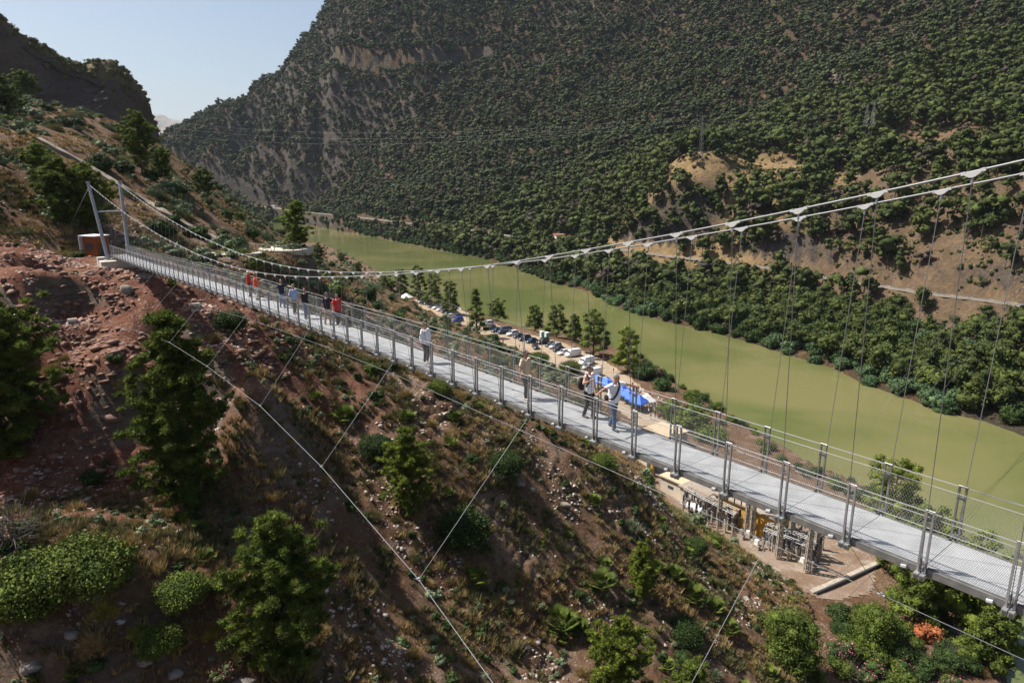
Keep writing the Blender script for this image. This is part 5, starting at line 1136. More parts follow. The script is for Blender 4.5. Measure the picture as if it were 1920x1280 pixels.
# ------------------------------------------------------------------ tents, parasol, cabins, poles
M_blue = mat('blue_canvas', (.03, .14, .62), .7); M_canv = mat('white_canvas', (.78, .77, .74), .7); M_pole = mat('tent_pole', (.55, .55, .55), .4, .6)
def tent(p, rz, lb, s=3.2, m=None, grp=None):
    m = m or M_blue; e = empty('canopy_tent', p, rz, label=lb, cat='tent', group=grp); mbd = MB(); h = 2.3; t = (0, 0, h + 1.9); c = [(-s / 2, -s / 2), (s / 2, -s / 2), (s / 2, s / 2), (-s / 2, s / 2)]
    V = [(x, y, h) for x, y in c] + [(x, y, h - .3) for x, y in c] + [t, (0, 0, h + .9)]; mbd.add(V, [(0, 1, 8), (1, 2, 8), (2, 3, 8), (3, 0, 8)] + [(i, 4 + i, 4 + (i + 1) % 4, (i + 1) % 4) for i in range(4)], m); mbd.build('roof', e)
    for x, y in c: mbd = MB(); mbd.tube([(x * .97, y * .97, -.5), (x * .97, y * .97, h)], .03, M_pole, 5); mbd.build('pole', e)
    return e
TN = [(1112 + 9, 712), (1138, 716), (1153, 724), (1166, 731), (1178, 738), (1190, 745), (1199, 751)]
for i, (px, py) in enumerate(TN):
    q = on_z(px, py, 7.6); tent((q[0], q[1], gz(q[0], q[1]) + .1), math.atan2(-.8, .59) + .1, ['single blue tent at the upper left end of the tent row', 'blue canopy tent in the row, first after the single one', 'blue canopy tent, third of the row behind the man in a white shirt', 'blue canopy tent, middle of the row by the river', 'blue canopy tent, third from the lower right end', 'blue canopy tent, second from the lower right end', 'blue canopy tent at the lower right end, by the white parasol'][i], 3.7)
q = on_z(1213, 752, 7); tent((q[0], q[1], gz(q[0], q[1])), .3, 'white pointed canopy at the lower right end of the blue tents', 3.6, M_canv)
q = on_z(855, 556, 7.5); tent((q[0], q[1], gz(q[0], q[1])), .3, 'white canopy over the far end of the car park', 5.0, M_canv)
q = on_z(762, 556, 7.5); tent((q[0], q[1], gz(q[0], q[1])), .6, 'white canopy half hidden by the grove pines', 5.0, M_canv)
M_cabg = mat('cabin_green', (.12, .30, .24), .6); M_cabw = mat('cabin_white', (.7, .72, .7), .6)
for i, (px, py) in enumerate([(1006, 634), (1015, 636)]):
    q = on_z(px, py, 5.2); e = empty('portable_toilet', (q[0] + 2, q[1] + 2, gz(q[0], q[1]) + .05), -.9, label=['white roofed green toilet cabin behind the cars, left one', 'white roofed green toilet cabin behind the cars, right one'][i], cat='toilet cabin')
    mbd = MB(); mbd.box((0, 0, 1.05), (1.3, 1.3, 2.1), M_cabg); mbd.build('cabin', e); mbd = MB(); mbd.box((0, 0, 2.2), (1.4, 1.4, .22), M_cabw); mbd.build('roof', e); mbd = MB(); mbd.box((0, -.66, 1.05), (.8, .04, 1.85), M_cabw); mbd.build('door', e)
def pole(px, py, z, H, lb):
    q = on_z(px, py, z); e = empty('utility_pole', (q[0], q[1], gz(q[0], q[1])), 0, label=lb, cat='pole'); mbd = MB(); mbd.tube([(0, 0, -.5), (0, 0, H)], .2, M_conc, 8, r2=.13); mbd.build('post', e); mbd = MB(); mbd.box((0, 0, H - .5), (1.4, .12, .12), M_dark)
    for s_ in (-.6, 0, .6): mbd.tube([(s_, 0, H - .4), (s_, 0, H - .1)], .06, M_dark, 6)
    mbd.build('crossarm', e); return Vector((q[0], q[1], gz(q[0], q[1]) + H))
pa = pole(983, 662, 5, 9.5, 'grey utility pole among the parked cars'); pb = pole(697, 545, 6, 12, 'thin utility pole standing against the water at left')
def cable_line(name, a, b, sag, r, lb, m=None, **k):
    a = Vector(a); b = Vector(b); mbd = MB(); mbd.tube([a.lerp(b, t) - Vector((0, 0, sag * 4 * t * (1 - t))) for t in np.linspace(0, 1, 25)], r, m or M_hang, 4); return mbd.build(name, label=lb, cat='cable', **k)
cable_line('overhead_wire', pb, pa, 3, .03, 'thin wire between the two utility poles over the car park')
# lattice towers on the far slope
M_lat = mat('lattice_steel', (.20, .20, .19), .5, .5)
def lattice(mbd, a, H, w0, w1, r, m, k=8):
    a = Vector(a); c = lambda t, i: a + Vector(((w0 + (w1 - w0) * t) / 2 * (1 if i in (0, 3) else -1), (w0 + (w1 - w0) * t) / 2 * (1 if i < 2 else -1), H * t))
    for i in range(4):
        mbd.beam(c(0, i), c(1, i), r * 2, r * 2, m)
        for j in range(k): mbd.beam(c(j / k, i), c((j + 1) / k, (i + 1) % 4), r, r, m); mbd.beam(c((j + 1) / k, i), c(j / k, (i + 1) % 4), r, r, m)
def tower(px, py, H, lb, w0=3.2):
    p = hit(px, py, True); e = empty('power_pylon', p - Vector((0, 0, .5)), .5, label=lb, cat='power pylon'); mbd = MB(); lattice(mbd, (0, 0, 0), H, w0, .7, .055, M_lat, 9); mbd.build('lattice_mast', e)
    for h in (.84, .92, 1.0): mbd = MB(); mbd.beam((-2.6, 0, H * h), (2.6, 0, H * h), .2, .25, M_lat); mbd.build('crossarm', e)
    return p + Vector((0, 0, H))
t1 = tower(1618, 278, 27, 'pale lattice power pylon in the trees above the bare hill, left of a pair'); t2 = tower(1630, 280, 29, 'pale lattice power pylon in the trees above the bare hill, right of a pair'); t3 = tower(1313, 302, 27, 'slender power pylon on the crest of the bare hilltop', 2.2)
for i in range(3):
    cable_line('power_line', t1 + Vector((i * 2 - 2, 0, -i * 2)), t3 + Vector((i * 2 - 2, 0, -i * 2)), 6, .035, 'power lines between the pylons over the bare hill', group='power lines between the pylons over the bare hill')
    cable_line('power_line', t3 + Vector((i * 2 - 2, 0, -i * 2)), (-560 + i * 4, 900, 150 - i * 9), 22, .014, 'power lines crossing in front of the mountain', group='power lines crossing in front of the mountain')
for i, (a, b, c_, d) in enumerate([(1440, 1000, 1990, 330), (1455, 1005, 1990, 350), (1500, 1010, 1990, 420), (1515, 1020, 1990, 445)]):
    q = on_z(a, b, 14); p = Vector(at(c_, d, 260)); cable_line('service_line', q, p, 3, .02, 'faint power lines rising from the substation over the river', M_cable, group='faint power lines rising from the substation')
# house across the river
p = hit(1048, 452, True); e = empty('hillside_house', p + Vector((0, 0, -1)), .35, label='white and brick house among trees across the river', cat='house'); M_hw = mat('house_white', (.62, .58, .52), .8, var=.1); M_br = mat('house_brick', (.30, .14, .09), .85, var=.2); M_roof = mat('roof_tile', (.32, .16, .10), .8, var=.2)
mbd = MB(); mbd.box((0, 0, 2.6), (7, 6, 6), M_hw); mbd.box((4.6, -1, 1.4), (4.2, 5, 5), M_br); mbd.box((-6, -.5, 1.2), (4.5, 4, 3), M_hw); mbd.build('wall', e)
for c, s3 in (((0, 0, 5.75), (7.8, 6.8, .35)), ((4.6, -1, 4.0), (4.8, 5.6, .25)), ((-6, -.5, 2.85), (5, 4.6, .25))): mbd = MB(); mbd.box(c, s3, M_roof); mbd.build('roof', e)
for x, z in ((-2, 4), (1.5, 4), (-2, 1.6), (1.5, 1.6)): mbd = MB(); mbd.box((x, -3.0, z), (1.2, .12, 1.3), M_glass); mbd.build('window', e)
mbd = MB(); mbd.box((0, -3.9, 3.1), (6.5, 1.8, .2), M_hw); mbd.box((0, -4.75, 3.6), (6.5, .1, .8), M_hw); mbd.build('balcony', e)
# ------------------------------------------------------------------ kiosk by the pylon, terraces, fence posts
M_or = mat('orange_panel', (.27, .07, .015), .6, var=.15, vscale=.8); M_wf = mat('white_frame', (.72, .72, .70), .5)
q = on_z(184, 480, 52.6); kz = gz(q[0], q[1]); KS = .8; e = empty('ticket_kiosk', (q[0], q[1], kz - .1), -.35, label='orange kiosk with white framed slanting roof behind the pylon', cat='kiosk')
mbd = MB(); mbd.box((0, 0, 1.6), (2.7, 2.4, 3.3), M_or); mbd.build('wall', e); mbd = MB(); mbd.box((-.3, 0, 3.35), (3.5, 2.9, .15), M_wf); mbd.box((-1.98, 0, 2.2), (.12, 2.9, 2.3), M_wf); mbd.build('roof', e)
mbd = MB(); mbd.box((-.1, -1.22, 1.7), (1.5, .08, 1.1), M_dark); mbd.build('window', e); mbd = MB(); mbd.box((1.37, -.2, 1.2), (.08, .9, 2.1), M_dark); mbd.build('door', e)
e.scale = (KS, KS, KS)
M_pave = mat('terrace_paving', (.46, .42, .35), .85, var=.12, vscale=.8)
for cx, cy, rx, ry, z, lb in ((-44.5, 108, 5.0, 3.0, CAMZ - 12.25, 'pale paved terrace at the foot of the water channel'), (-39, 118.5, 4.6, 4.2, CAMZ - 12.65, 'pale paved lookout terrace beside the conical pine')):
    mbd = MB(); poly = [(cx + rx * math.cos(a), cy + ry * math.sin(a) * (1.1 if a > 3 else 1)) for a in np.linspace(0, 2 * math.pi, 15)[:-1]]; mbd.prism(poly, z - .9, z + .12, M_pave); mbd.build('terrace', label=lb, cat='terrace')
M_wood = mat('fence_wood', (.26, .21, .16), .85, var=.2)
fe = empty('path_fence', (0, 0, 0), 0, label='row of thin fence posts with wires along the path behind the deck', cat='fence'); prev = None
for i in range(18):
    t = i / 17; q = hit(268 + 300 * t, 466 + 14 * t - 8 * math.sin(t * 3)); mbd = MB(); mbd.tube([q - Vector((0, 0, .3)), q + Vector((0, 0, 1.3))], .06, M_wood, 6); mbd.build('post', fe)
    if prev is not None and (prev - q).length < 14:
        mbd = MB()
        for h in (.5, 1.1): mbd.tube([prev + Vector((0, 0, h)), q + Vector((0, 0, h))], .012, M_hang, 3)
        mbd.build('wire', fe)
    prev = q
# ------------------------------------------------------------------ substation
M_yel = mat('yellow_render', (.55, .30, .045), .8, var=.12, vscale=.6); M_cream = mat('cream_render', (.55, .48, .38), .85, var=.12, vscale=.6); M_flat = mat('flat_roof', (.27, .225, .18), .9, var=.2, vscale=.5); M_tan = mat('tan_roof', (.46, .36, .24), .9, var=.15)
M_tq = mat('turquoise_shutter', (.05, .30, .32), .6); M_ins = mat('insulator', (.035, .03, .028), .35); M_oldc = mat('old_concrete', (.34, .29, .23), .9, var=.25, vscale=1.2)
YR = math.atan2(-.8, .62)
def gp(px, py, z=4.8): q = on_z(px, py, z); return Vector((q[0], q[1], gz(q[0], q[1])))
def bldg(px, py, L, W, H, wall, roof, lb, rz=YR, wins=(), over=.3):
    p = gp(px, py); e = empty('yard_building', p, rz, label=lb, cat='building'); mbd = MB(); mbd.box((0, 0, H / 2 - .3), (L, W, H + .6), wall); mbd.build('wall', e); mbd = MB(); mbd.box((0, 0, H + .12), (L + over * 2, W + over * 2, .24), roof); mbd.build('roof', e)
    for (sx, y, z, w_, h_, m_) in wins:
        mbd = MB()
        if sx == 'x': mbd.box((L / 2 + .02, y, z), (.08, w_, h_), m_)
        elif sx == '-x': mbd.box((-L / 2 - .02, y, z), (.08, w_, h_), m_)
        else: mbd.box((y, -W / 2 - .02 if sx == '-y' else W / 2 + .02, z), (w_, .08, h_), m_)
        mbd.build('window', e)
    return e
bldg(1412, 985, 12, 5.5, 4.2, M_yel, M_flat, 'yellow flat roofed building in the middle of the substation', wins=[('-x', .4, 2.4, 1.3, 1.2, M_tq), ('-x', -1.6, 1.2, .9, 2.0, M_dark), ('-y', -3, 2.4, 1.2, 1.0, M_dark), ('-y', 1, 2.4, 1.2, 1.0, M_dark)])
bldg(1372, 962, 9, 6, .5, M_oldc, M_flat, 'low concrete slab left of the yellow building')
bldg(1268, 928, 4.6, 3.6, 3.2, M_cream, M_tan, 'white hut with tan roof, left of two under the deck', wins=[('-y', 0, 1.8, 1.2, .5, M_dark)])
bldg(1308, 950, 5.4, 3.6, 3.4, M_cream, M_flat, 'white hut with dull roof and barrel tank, right of two under the deck', wins=[('-y', 1.6, 2.0, .8, .7, M_br)])
bldg(1200, 880, 6, 3, 3.2, M_cream, M_tan, 'cream hut with small windows next to the yellow portal frame', wins=[('-y', -1.2, 2.2, 1.0, .6, M_dark), ('-y', 1.4, 2.2, .7, .6, M_dark)])
bldg(1248, 830, 7, 6, 2.6, M_cream, M_tan, 'shed with pale rusty roof seen over the far edge of the deck')
p = gp(1303, 968); e = empty('storage_tank', p + Vector((0, 0, .9)), YR, label='white horizontal tank in front of the right hut', cat='tank'); mbd = MB(); mbd.tube([(-1.6, 0, .4), (-1.5, 0, .4), (1.5, 0, .4), (1.6, 0, .4)], [.5, .75, .75, .5], M_wf, 16); mbd.build('drum', e, False)
for x in (-1, 1): mbd = MB(); mbd.box((x, 0, -.5), (.3, 1.0, 1.0), M_oldc); mbd.build('cradle', e)
p = gp(1222, 900); e = empty('portal_frame', p, YR, label='yellow painted portal frame under the deck', cat='gantry')
for y in (0, 3.8): mbd = MB(); mbd.box((y, 0, 2.0), (.5, .5, 5.0), M_yel); mbd.build('column', e)
mbd = MB(); mbd.box((1.9, 0, 3.1), (3.3, .42, .5), M_yel); mbd.build('beam', e)
gidx = 0
def gantry(pixes, H, lb):
    global gidx
    e = empty('lattice_gantry', (0, 0, 0), 0, label=lb, cat='gantry'); tops = []
    for px, py in pixes:
        p = gp(px, py); mbd = MB(); lattice(mbd, p - Vector((0, 0, .3)), H, .7, .45, .075, M_oldc, 10); mbd.build('column', e); tops.append(p + Vector((0, 0, H - .4)))
    for a, b in zip(tops[:-1], tops[1:]):
        mbd = MB(); d = (b - a); n_ = max(3, int(d.length / .9)); s_ = Vector((d.y, -d.x, 0)).normalized() * .28
        for o in (s_, -s_): mbd.beam(a + o, b + o, .12, .12, M_oldc); mbd.beam(a + o + Vector((0, 0, .4)), b + o + Vector((0, 0, .4)), .08, .08, M_oldc)
        for i in range(n_): t0, t1_ = i / n_, (i + 1) / n_; mbd.beam(a.lerp(b, t0) + s_, a.lerp(b, t1_) - s_, .07, .07, M_oldc)
        mbd.build('beam', e)
        for t in (.25, .5, .75): q = a.lerp(b, t); mbd = MB(); mbd.tube([q, q - Vector((0, 0, .35)), q - Vector((0, 0, 1.1))], [.03, .11, .09], M_ins, 6); mbd.build('insulator', e)
gantry([(1347, 988), (1398, 1005)], 6.5, 'concrete lattice gantry in front of the yellow building, left one'); gantry([(1408, 1010), (1458, 1050), (1512, 1076)], 9.0, 'tall concrete lattice gantry right of the yellow building')
gantry([(1480, 1030), (1528, 1050)], 6.0, 'low lattice gantry behind the tall one'); gantry([(1290, 950), (1338, 975)], 4.0, 'small gantry in front of the two white huts')
rng = np.random.default_rng(5)
def insul_proto(kind):
    e = empty('insulator_post', (0, 0, 0)); mbd = MB(); h = [1.9, 2.2, 1.2][kind]; mbd.box((0, 0, h / 2), (.26, .26, h), M_oldc); mbd.box((0, 0, h + .05), (.5, .5, .1), M_galv); mbd.build('plinth', e); mbd = MB(); zz = np.linspace(h + .1, h + [1.5, 1.1, 1.9][kind], 15); rr = [.17 if i % 2 else .11 for i in range(15)]
    if kind == 2: rr = [r_ * 1.6 for r_ in rr]
    mbd.tube([(0, 0, z) for z in zz], rr, M_ins, 8); mbd.build('insulator', e); mbd = MB(); mbd.tube([(0, 0, zz[-1]), (0, 0, zz[-1] + .25)], .14, M_galv, 8); mbd.build('cap', e); return e
IP = [insul_proto(k) for k in range(3)]; used = [False] * 3
SPOT = []
for r_ in range(5):
    for c_ in range(8): SPOT.append((1428 + c_ * 13 + r_ * 5 + rng.uniform(-3, 3), 1030 + c_ * 5.2 - r_ * 8 + rng.uniform(-2, 2)))
for r_ in range(4):
    for c_ in range(8): SPOT.append((1278 + c_ * 13 + r_ * 5 + rng.uniform(-3, 3), 966 + c_ * 6.2 - r_ * 7 + rng.uniform(-2, 2)))
for c_ in range(5): SPOT.append((1420 + c_ * 7, 1000 + c_ * 5))
for i, (px, py) in enumerate(SPOT):
    k = int(rng.integers(3)); p = gp(px, py)
    if p.z > 7.0: continue
    o = IP[k] if not used[k] else copy_tree(IP[k]); used[k] = True; o.location = p; o.rotation_euler = (0, 0, YR); wh = 'in the right bank of the substation' if px > 1425 else 'in the left bank of the substation'
    o['label'] = ['slim', 'short', 'thick'][k] + ' dark insulator post on a plinth ' + wh; o['category'] = 'insulator'; o['group'] = ['slim', 'short', 'thick'][k] + ' insulator posts ' + wh
for i, (a, b) in enumerate([((1430, 1030), (1520, 1066)), ((1436, 1018), (1526, 1052)), ((1282, 950), (1375, 1000)), ((1288, 944), (1382, 990)), ((1262, 925), (1300, 960)), ((1268, 922), (1308, 955))]):
    A = gp(*a) + Vector((0, 0, 3.4 if i < 4 else 1.6)); B = gp(*b) + Vector((0, 0, 3.4 if i < 4 else 1.6)); e = empty('bus_bar_rack', (0, 0, 0), 0, label=['lower', 'upper'][i % 2] + ' metal bar rack ' + ['right of the yellow building', 'left of the yellow building', 'beside the white huts'][i // 2], cat='rack')
    for o in (-.5, 0, .5): mbd = MB(); mbd.tube([A + Vector((o * .6, o * .8, 0)), B + Vector((o * .6, o * .8, 0))], .06, M_galv, 5); mbd.build('bar', e)
    for t in np.linspace(0, 1, 6): q = A.lerp(B, t); mbd = MB(); mbd.beam(q + Vector((-.4, -.5, -.1)), q + Vector((.4, .5, -.1)), .1, .12, M_oldc); mbd.box(q + Vector((0, 0, -(q.z - 4.6) / 2)), (.2, .2, q.z - 4.6), M_oldc); mbd.build('support', e)
p = gp(1535, 1052); e = empty('surge_arrester', p, 0, label='tall isolated post with round cap at the right edge of the substation', cat='insulator'); mbd = MB(); mbd.box((0, 0, 1.4), (.4, .4, 2.8), M_oldc); mbd.build('plinth', e); mbd = MB(); mbd.tube([(0, 0, 2.8 + .15 * i) for i in range(10)], [.2 if i % 2 else .14 for i in range(10)], M_ins, 8); mbd.build('insulator', e); mbd = MB(); mbd.tube([(0, 0, 4.2), (0, 0, 4.5)], .3, M_galv, 10); mbd.build('cap', e)
# cable trench across the yard
a, b = gp(1520, 1118), gp(1650, 1052); mbd = MB(); mbd.beam(a + Vector((0, 0, .1)), b + Vector((0, 0, .1)), .7, .3, M_oldc); mbd.beam(a + Vector((.5, -.4, .12)), b + Vector((.5, -.4, .12)), .25, .5, M_dark); mbd.build('cable_trench', label='low concrete kerb and dark trench crossing the yard', cat='trench')

for i in range(26):
    px = 1285 + i * 9.6 + rng.uniform(-8, 8); py = 948 + i * 5.0 + rng.uniform(-14, 16); p = gp(px, py)
    if p.z > 6.6: continue
    e = empty('equipment_plinth', p, YR + rng.uniform(-.2, .2), label='low concrete plinth with a metal box between the insulator posts', cat='plinth', group='equipment plinths in the substation')
    mbd = MB(); mbd.box((0, 0, .35), (1.1, .6, .9), M_oldc); mbd.build('base', e); mbd = MB(); mbd.box((0, 0, 1.0 + .1 * (i % 3)), (.6, .45, .55 + .2 * (i % 3)), M_galv if i % 2 else M_wf); mbd.build('box', e)
# ------------------------------------------------------------------ people
M_skin = mat('skin', (.42, .22, .14), .55, var=.08, vscale=8); M_hair = mat('dark_hair', (.02, .016, .013), .6); M_ghair = mat('grey_hair', (.22, .21, .20), .7); M_shade = mat('sunglasses', (.008, .008, .01), .15); M_shoe = mat('dark_shoe', (.03, .028, .026), .5); M_shoel = mat('light_shoe', (.5, .46, .40), .6)
def cloth(name, c): return mat(name, c, .85, var=.12, vscale=5, bump=.35, bscale=9)
CL = {'white': cloth('white_cotton', (.76, .75, .78)), 'beige': cloth('beige_cotton', (.60, .45, .31)), 'black': cloth('black_cotton', (.02, .02, .022)), 'navy': cloth('navy_cotton', (.02, .026, .05)), 'lightblue': cloth('pale_blue_cotton', (.35, .44, .66)), 'red': cloth('red_cotton', (.50, .035, .03)), 'orange': cloth('orange_cotton', (.72, .11, .04)), 'jeans': cloth('blue_denim', (.055, .10, .19)), 'lightjeans': cloth('light_denim', (.16, .22, .33)), 'darkgrey': cloth('dark_grey_cotton', (.055, .055, .06)), 'olive': cloth('olive_cotton', (.12, .11, .075)), 'tan': cloth('tan_cotton', (.36, .28, .20)), 'pale': cloth('pale_cotton', (.50, .44, .40))}
def capsule(nb, a, b, ra, rb, n=10, sq=None):
    a = np.asarray(a, float); b = np.asarray(b, float); d = b - a; L = np.linalg.norm(d) + 1e-9; d = d / L; pts = []; rs = []
    for t in (-1, -.8, -.5, 0): pts.append(a + d * ra * t); rs.append(max(.001, ra * math.sqrt(max(0, 1 - t * t))))
    for t in (0, .5, .8, 1): pts.append(b + d * rb * t); rs.append(max(.001, rb * math.sqrt(max(0, 1 - t * t))))
    V, F = np_tube(pts, rs, n); nv = len(V); nb.add((V, F)); F2 = np.array([[nv - n + (n - 1 - 0), nv - n, nv - n + 1, nv - n + 2]])
    nb.add((np.concatenate([V[:n], [pts[0]]]), np.array([[(j + 1) % n, j, n] for j in range(n)]))); nb.add((np.concatenate([V[-n:], [pts[-1]]]), np.array([[j, (j + 1) % n, n] for j in range(n)])))
def ellip(nb, c, r3, rot=None, sub=3):
    V, F = ico((0, 0, 0), 1, 1, sub, None); V = V * np.array(r3)
    if rot is not None: V = V @ np.array(rot).T
    nb.add((V + np.asarray(c), F))
def remesh(nb, name, m, vox, smooth=4):
    me = nb.mesh('tmp', [m]); o = bpy.data.objects.new('tmp', me); COL.objects.link(o); md = o.modifiers.new('r', 'REMESH'); md.mode = 'VOXEL'; md.voxel_size = vox
    if smooth: s_ = o.modifiers.new('s', 'SMOOTH'); s_.iterations = smooth; s_.factor = .5
    dg = bpy.context.evaluated_depsgraph_get(); dg.update(); r = bpy.data.meshes.new_from_object(o.evaluated_get(dg)); bpy.data.objects.remove(o); bpy.data.meshes.remove(me); r.name = name; r.materials.clear(); r.materials.append(m); r.polygons.foreach_set('use_smooth', np.ones(len(r.polygons), bool)); return r
def ik(S, T, l1, l2, pole):
    S = np.asarray(S, float); T = np.asarray(T, float); d = T - S; L = np.linalg.norm(d); mx = (l1 + l2) * .995
    if L > mx: T = S + d / L * mx; L = mx
    d = (T - S) / L; a = (l1 * l1 - l2 * l2 + L * L) / (2 * L); h = math.sqrt(max(0, l1 * l1 - a * a)); p = np.asarray(pole, float); p = p - d * (p @ d); p /= np.linalg.norm(p) + 1e-9
    return S + d * a + p * h, T
def person(loc, rz, label, shirt, trousers, hair=None, H=1.75, fat=1.0, hands=None, stride=.18, legs=None, sleeve=.55, glasses=False, cap=None, shoe=None, vox=.012, lean=0.0, headturn=0.0, beard=False, sleeveless=False, loose=0.0, extra=None, coarse=False, cat='person', group=None):
    """local frame: faces +Y, left side is -X"""
    k = H / 1.75; e = empty('person', loc, rz, label=label, cat=cat, group=group); f = fat
    def tp(x, y, z): return np.array([x, y + lean * max(0, z - .9), z]) * k
    hip = {s: tp(.095 * s, 0, .90) for s in (-1, 1)}; foot = legs or {-1: (-.10, -stride), 1: (.10, stride)}
    ank = {s: np.array([foot[s][0], foot[s][1], .085]) * k for s in (-1, 1)}; knee = {}
    for s in (-1, 1): knee[s], ank[s] = ik(hip[s], ank[s], .42 * k, .42 * k, (0, 1, 0))
    sh = {s: tp(.185 * s * (1 + .3 * (f - 1)), 0, 1.42) for s in (-1, 1)}; hands = hands or {}
    wr, el = {}, {}
    for s in (-1, 1):
        T = hands.get(s, None); T = np.array(T) if T is not None else (np.array([.27 * s * (1 + .4 * (f - 1)), .06 * s * (1 if stride > 0 else 0) + .03, .84]) * k)
        pole = hands.get(('p', s), (s * .35, -1, -.25)); el[s], wr[s] = ik(sh[s], T, .29 * k, .255 * k, pole)
    body = NB(); head = tp(0, .015, 1.635); ct, st = math.cos(headturn), math.sin(headturn); HR = np.array([[ct, -st, 0], [st, ct, 0], [0, 0, 1]])
    ellip(body, head, (.076 * k, .096 * k, .115 * k), HR); ellip(body, head + HR @ np.array([0, .028, -.055]) * k, (.055 * k, .066 * k, .062 * k), HR)
    capsule(body, tp(0, -.012, 1.44), tp(0, 0, 1.56), .062 * k, .056 * k)
    if not coarse:
        capsule(body, head + HR @ np.array([0, .094, .012]) * k, head + HR @ np.array([0, .112, -.022]) * k, .010 * k, .015 * k, 6)       # nose
        for s in (-1, 1): ellip(body, head + HR @ np.array([.078 * s, -.005, -.005]) * k, (.012 * k, .022 * k, .032 * k), HR, 2)          # ears
        ellip(body, head + HR @ np.array([0, .092, -.06]) * k, (.026 * k, .012 * k, .010 * k), HR, 2); ellip(body, head + HR @ np.array([0, .085, -.095]) * k, (.026 * k, .022 * k, .018 * k), HR, 2)
        for s in (-1, 1): ellip(body, head + HR @ np.array([.03 * s, .078, .022]) * k, (.022 * k, .014 * k, .009 * k), HR, 2)
    def torso(nb, inf, z0=.84, z1=1.47):
        R_ = [(.84, .155, .115), (.93, .165, .125), (1.04, .155, .125), (1.16, .160, .125), (1.28, .178, .125), (1.36, .185, .115), (1.42, .155, .095), (1.475, .075, .07)]
        V = []; n = 20; rows = [r for r in R_ if z0 <= r[0] <= z1]
        for z, a, b in rows:
            fb = 1 + (f - 1) * math.exp(-((z - 1.05) / .17) ** 2); fa = 1 + (f - 1) * .6; t = np.arange(n) * 2 * math.pi / n; x = np.cos(t) * (a * fa + inf); y = np.sin(t) * (b * (fb if True else 1) + inf); y = np.where(y > 0, y * (1 + (f - 1) * .5 * math.exp(-((z - 1.02) / .15) ** 2)), y)
            V += [tp(xx_, yy_, z) for xx_, yy_ in zip(x, y)]
        m_ = len(rows); F = np.array([(i * n + j, i * n + (j + 1) % n, (i + 1) * n + (j + 1) % n, (i + 1) * n + j) for i in range(m_ - 1) for j in range(n)]); V = np.array(V); nb.add((V, F))
        c0, c1 = V[:n].mean(0), V[-n:].mean(0); nb.add((np.concatenate([V[:n], [c0]]), np.array([[(j + 1) % n, j, n] for j in range(n)]))); nb.add((np.concatenate([V[-n:], [c1]]), np.array([[j, (j + 1) % n, n] for j in range(n)])))
    torso(body, 0)
    for s in (-1, 1):
        capsule(body, sh[s] + np.array([-.03 * s, 0, -.01]) * k, el[s], .052 * k * (1 + .4 * (f - 1)), .040 * k); capsule(body, el[s], wr[s], .040 * k, .027 * k)
        d = (wr[s] - el[s]); d /= np.linalg.norm(d); sd_ = np.cross(d, [0, 0, 1]); sd_ = sd_ / (np.linalg.norm(sd_) + 1e-6) if np.linalg.norm(sd_) > .2 else np.array([0, 1.0, 0]); nrm = np.cross(sd_, d); nrm /= np.linalg.norm(nrm)
        pc = wr[s] + d * .045 * k; capsule(body, wr[s], pc + d * .03 * k, .026 * k, .034 * k, 8)
        grip = hands.get(('g', s), .35)
        if not coarse:
            for i in range(4):
                o = (i - 1.5) * .019 * k; b0 = pc + d * .045 * k + sd_ * o; L_ = (.036, .042, .040, .031)[i] * k; d1 = d * math.cos(grip) - nrm * math.sin(grip); d2 = d * math.cos(grip * 2.4) - nrm * math.sin(grip * 2.4); b1 = b0 + d1 * L_; capsule(body, b0, b1, .0095 * k, .0088 * k, 6); capsule(body, b1, b1 + d2 * L_ * .8, .0088 * k, .007 * k, 6)
            tb = pc + sd_ * (.03 * k * (1 if s < 0 else -1)); capsule(body, tb, tb + (d * .6 + sd_ * .6 * (1 if s < 0 else -1) - nrm * .3) * .05 * k, .012 * k, .009 * k, 6)
        capsule(body, hip[s], knee[s], .078 * k * (1 + .3 * (f - 1)), .052 * k); capsule(body, knee[s], ank[s], .052 * k, .034 * k); capsule(body, ank[s], ank[s] + np.array([0, .10, -.045]) * k, .036 * k, .03 * k)
    link_mesh('body', remesh(body, 'body', M_skin, vox), e)
    sm_ = NB(); torso(sm_, .018 + loose * .5)
    if not sleeveless:
        for s in (-1, 1):
            q = sh[s] + (el[s] - sh[s]) * min(1, sleeve / .55 * .62 if sleeve <= .55 else 1); capsule(sm_, sh[s] + np.array([-.04 * s, 0, -.01]) * k, q, .068 * k * (1 + .3 * (f - 1)), (.062 + loose * .3) * k)
            if sleeve > .6: capsule(sm_, el[s], el[s] + (wr[s] - el[s]) * (sleeve - .5) * 1.6, .055 * k, .045 * k)
    else:
        for s in (-1, 1): capsule(sm_, sh[s] + np.array([-.06 * s, 0, -.02]) * k, sh[s] + np.array([-.045 * s, 0, .02]) * k, .06 * k, .05 * k)
    link_mesh('shirt', remesh(sm_, 'shirt', CL[shirt], vox * 1.1), e)
    tr = NB(); ellip(tr, tp(0, 0, .90), (.172 * k * (1 + .5 * (f - 1)), .13 * k * (1 + .6 * (f - 1)), .13 * k))
    for s in (-1, 1): capsule(tr, hip[s], knee[s], .098 * k * (1 + .25 * (f - 1)), .072 * k); capsule(tr, knee[s], ank[s] + np.array([0, 0, .02]) * k, .070 * k, .058 * k)
    link_mesh('trousers', remesh(tr, 'trousers', CL[trousers], vox * 1.1), e)
